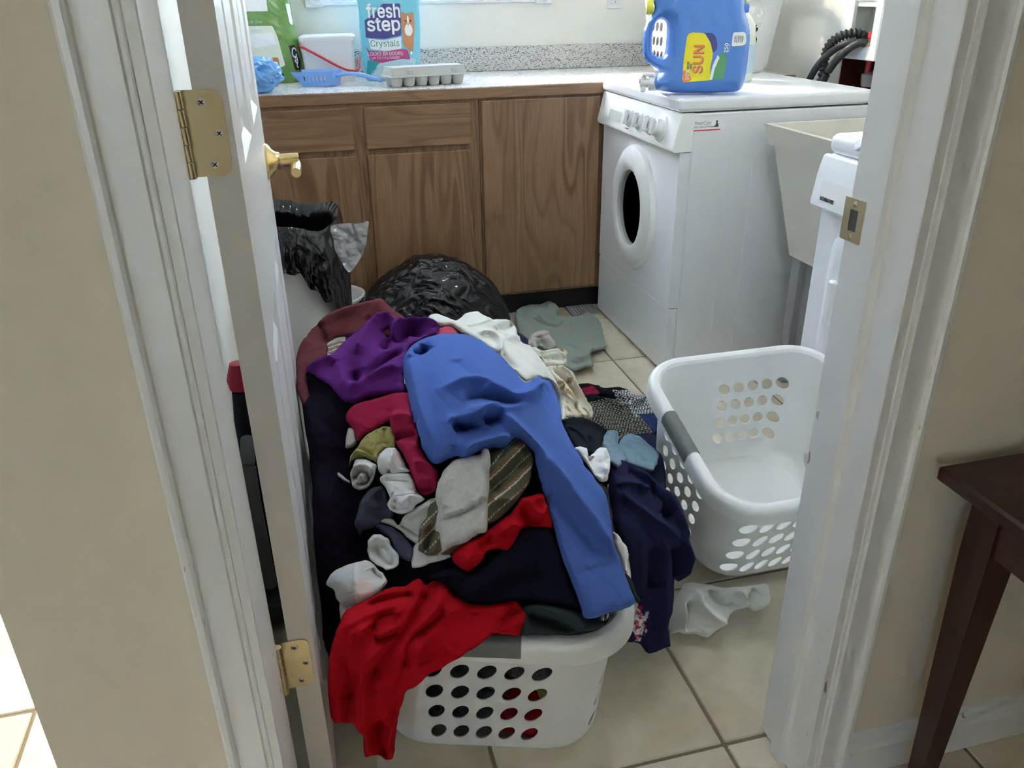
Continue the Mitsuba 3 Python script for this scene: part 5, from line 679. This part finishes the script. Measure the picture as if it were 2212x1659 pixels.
def pattern(pat, P, col, seed):
    n = len(P); c = np.tile(np.array(col, float), (n, 1)); a, b = P[:, 0], P[:, 1]; lo, hi = P.min(0), P.max(0); u, v = (a - lo[0]) / (hi[0] - lo[0]), (b - lo[1]) / (hi[1] - lo[1])
    nz = lambda f, s=0: meshkit.fbm(np.c_[a * f, b * f, np.full(n, seed + s * 3.1)], 3, 11 + s)
    put_ = lambda m, k: np.copyto(c, k, where=m[:, None])
    if pat == 'stripe':
        s = (0.80 * b - 0.60 * a + 0.012 * nz(14)) / 0.034 % 1
        put_((s > 0.10) & (s < 0.17), (0.55, 0.53, 0.46)); put_((s > 0.24) & (s < 0.29), (0.30, 0.12, 0.05)); put_((s > 0.62) & (s < 0.66), (0.50, 0.48, 0.42)); put_((s > 0.70) & (s < 0.76), (0.10, 0.12, 0.05))
    elif pat == 'plaid': s, t = (a + 0.3 * b) / 0.016 % 1, (b - 0.3 * a) / 0.016 % 1; put_(s < 0.3, (0.14, 0.11, 0.08)); put_(t < 0.25, (0.45, 0.38, 0.28))
    elif pat == 'floral': m = nz(42); put_(m > 0.60, (0.36, 0.31, 0.20)); put_(m > 0.68, (0.22, 0.16, 0.09)); put_(nz(60, 2) > 0.70, (0.42, 0.17, 0.13))
    elif pat == 'ink': m = np.abs(nz(55) - 0.5); put_((m < 0.018) & (v > 0.35), (0.20, 0.21, 0.13)); put_(nz(30, 3) > 0.64, np.array(col) * 1.15)
    elif pat == 'sockstripe': put_((v > 0.40) & (v < 0.425), (0.30, 0.31, 0.32)); put_((v > 0.46) & (v < 0.48), (0.38, 0.38, 0.40)); put_((v > 0.405) & (v < 0.475) & ((u > 0.78) & (u < 0.86)), (0.18, 0.18, 0.20))
    elif pat == 'heather': c *= (0.86 + 0.28 * nz(300))[:, None]
    elif pat == 'denim': c *= (0.80 + 0.4 * nz(160))[:, None]; put_((u + 0.55 * (1 - v) > 1.16) & (u > 0.5), np.array(col) * 0.5)
    elif pat == 'print':
        w = np.exp(-((u - 0.36) / 0.13) ** 2 - ((v - 0.17) / 0.15) ** 2); k = nz(120) * w; put_(k > 0.40, (0.40, 0.40, 0.42)); put_((nz(90, 4) * w > 0.43), (0.35, 0.02, 0.05)); put_((nz(150, 6) * w > 0.50), (0.60, 0.60, 0.60))
    elif pat == 'rib': pass
    elif pat == 'toe': put_(u < 0.50, (0.50, 0.51, 0.52)); put_((u > 0.50) & (u < 0.78) & (v < 0.6), (0.72, 0.62, 0.57))
    elif pat == 'mesh':
        q = 0.0085; row = np.floor(b / (q * 0.6)); fx = ((a / q + 0.5 * (row % 2)) % 1) - 0.5; fy = (b / (q * 0.6) % 1) - 0.5; hole = (fx / 0.36) ** 2 + (fy / 0.36) ** 2 < 1
        put_(hole & (v < 0.62), (0.20, 0.19, 0.15)); put_(hole & (u > 0.55) & (v > 0.3) & (v < 0.75), (0.48, 0.48, 0.48)); put_((u > 0.12) & (u < 0.42) & (v > 0.74) & (v < 0.90), (0.16, 0.010, 0.025)); put_((u > 0.60) & (v < 0.34), (0.015, 0.025, 0.075))
    return c
gar_seed, RG = 0, 2.5
def loop_poly(p, n=5, s_=0):     # a closed curve through the points, a little uneven
    a, b, c, d = np.roll(p, 1, 0), p, np.roll(p, -1, 0), np.roll(p, -2, 0); t = (np.arange(n) / n)[None, :, None]; a, b, c, d = (q[:, None] for q in (a, b, c, d))
    q = 0.5 * (2 * b + (c - a) * t + (2 * a - 5 * b + 4 * c - d) * t ** 2 + (3 * b - a - 3 * c + d) * t ** 3); q = q.reshape(-1, 2)
    q = 0.6 * q + 0.4 * (p[:, None] * (1 - t) + np.roll(p, -1, 0)[:, None] * t).reshape(-1, 2)
    q = q + 0.0022 * np.stack([meshkit.fbm(np.c_[q * 70, np.full(len(q), s_ + k)], 2, 3 + k) - 0.5 for k in (0, 1)], 1) * 2
    g = Polygon(q); g = g if g.is_valid else g.buffer(0)
    return max(g.geoms, key=lambda s: s.area) if hasattr(g, 'geoms') else g
def garment(name, label, cat, col, o, off, th, r, rid, wr, pat, an, sp, par):
    global gar_seed; gar_seed += 1
    poly = loop_poly(np.array(o, float).reshape(-1, 2) / 1000, s_=gar_seed); f = surf(an) if an else pile_surface
    P, tri, D, nb = poly_mesh(poly, sp / 1000); base = f(P) + off; fade = np.clip(D / 0.007, 0, 1); fade = fade * fade * (3 - 2 * fade)
    amp, fr, s = wr; amp *= 1.9; fr *= 2.4; e, W_ = np.linalg.eigh(np.cov(P.T)); k_ = min(math.sqrt(e[1] / e[0]), 2.4); L2 = (P - P.mean(0)) @ W_; L2[:, 1] /= k_ ** 0.9
    q = np.c_[L2 * fr, np.full(len(P), s * 5.3)]; q2 = q.copy(); q2[:, :2] += (meshkit.fbm(q * 1.1 + 7, 2, s)[:, None] - 0.5) * 1.6
    crease = lambda m, sd: 0.35 - np.sqrt(np.abs(meshkit.fbm(q2 * m, 2, s + sd) - 0.5) * 2 + 0.004)     # rounded swells between sharp creases
    disp = amp * ((meshkit.fbm(q * 0.8, 2, s) - 0.5) * 3.2 - 1.7 * crease(1.25, 3) - 0.55 * crease(3.1, 9))
    pts = shapely.points(P)
    for line, h, w in rid:
        L = np.array(line, float).reshape(-1, 2) / 1000; L = spline(L, 24) if len(L) > 2 else L
        ls = LineString(L); w = w * 0.85; d = shapely.distance(pts, ls); k = d < 3.4 * w
        if not k.any(): continue
        t = shapely.line_locate_point(ls, pts[k]) / ls.length; end = np.clip(np.minimum(t, 1 - t) / 0.12, 0, 1) * 0.75 + 0.25
        disp[k] += RG * h * np.exp(-(d[k] / w) ** 1.45) * end
    if pat == 'rib': disp += 0.0012 * np.cos(np.arctan2(P[:, 1] - P[:, 1].mean(), P[:, 0] - P[:, 0].mean()) * 46) * np.clip(1 - D / 0.016, 0, 1) * np.clip(D / 0.002, 0, 1)
    top = base + th * quarter(D, r) + disp * fade; bot = np.minimum(base - 0.004 * quarter(D, 0.006), top - 0.002 * np.clip(D / 0.004, 0, 1))
    n = len(P); idx = np.arange(n); lo = np.where(idx < nb, idx, idx + n - nb); ab = np.vstack([P, P[nb:]]); c = np.r_[top, bot[nb:]]
    V = O_ + ab[:, :1] * A_ + ab[:, 1:] * B_ + c[:, None] * N_; V[:, 2] = np.maximum(V[:, 2], 0.0015)
    col_ = pattern(pat, ab, col, s); m = trimesh.Trimesh(V, np.vstack([tri, lo[tri][:, ::-1]]), process=False)
    key = thing(name, label, cat); F = m.faces; cen = ab[F].mean(1); rest = np.ones(len(F), bool)
    for pn, pl, pg in par or ():      # the cuff, hem or toe becomes a part of its own
        pp = Polygon(np.array(pg, float).reshape(-1, 2) / 1000).buffer(0); k = contains_xy(pp, cen[:, 0], cen[:, 1]) & rest; rest &= ~k; u_, inv = np.unique(F[k], return_inverse=True)
        if k.any(): scene[f'{key}__{pn}'] = mikit.ply(trimesh.Trimesh(V[u_], inv.reshape(-1, 3), process=False), 'fabric', smooth=True, color=col_[u_]); labels[f'{key}__{pn}'] = {'label': pl}
    u_, inv = np.unique(F[rest], return_inverse=True)
    scene[key] = mikit.ply(trimesh.Trimesh(V[u_], inv.reshape(-1, 3), process=False), 'fabric', smooth=True, color=col_[u_]); return key
for g_ in GARMENTS: garment(*g_)
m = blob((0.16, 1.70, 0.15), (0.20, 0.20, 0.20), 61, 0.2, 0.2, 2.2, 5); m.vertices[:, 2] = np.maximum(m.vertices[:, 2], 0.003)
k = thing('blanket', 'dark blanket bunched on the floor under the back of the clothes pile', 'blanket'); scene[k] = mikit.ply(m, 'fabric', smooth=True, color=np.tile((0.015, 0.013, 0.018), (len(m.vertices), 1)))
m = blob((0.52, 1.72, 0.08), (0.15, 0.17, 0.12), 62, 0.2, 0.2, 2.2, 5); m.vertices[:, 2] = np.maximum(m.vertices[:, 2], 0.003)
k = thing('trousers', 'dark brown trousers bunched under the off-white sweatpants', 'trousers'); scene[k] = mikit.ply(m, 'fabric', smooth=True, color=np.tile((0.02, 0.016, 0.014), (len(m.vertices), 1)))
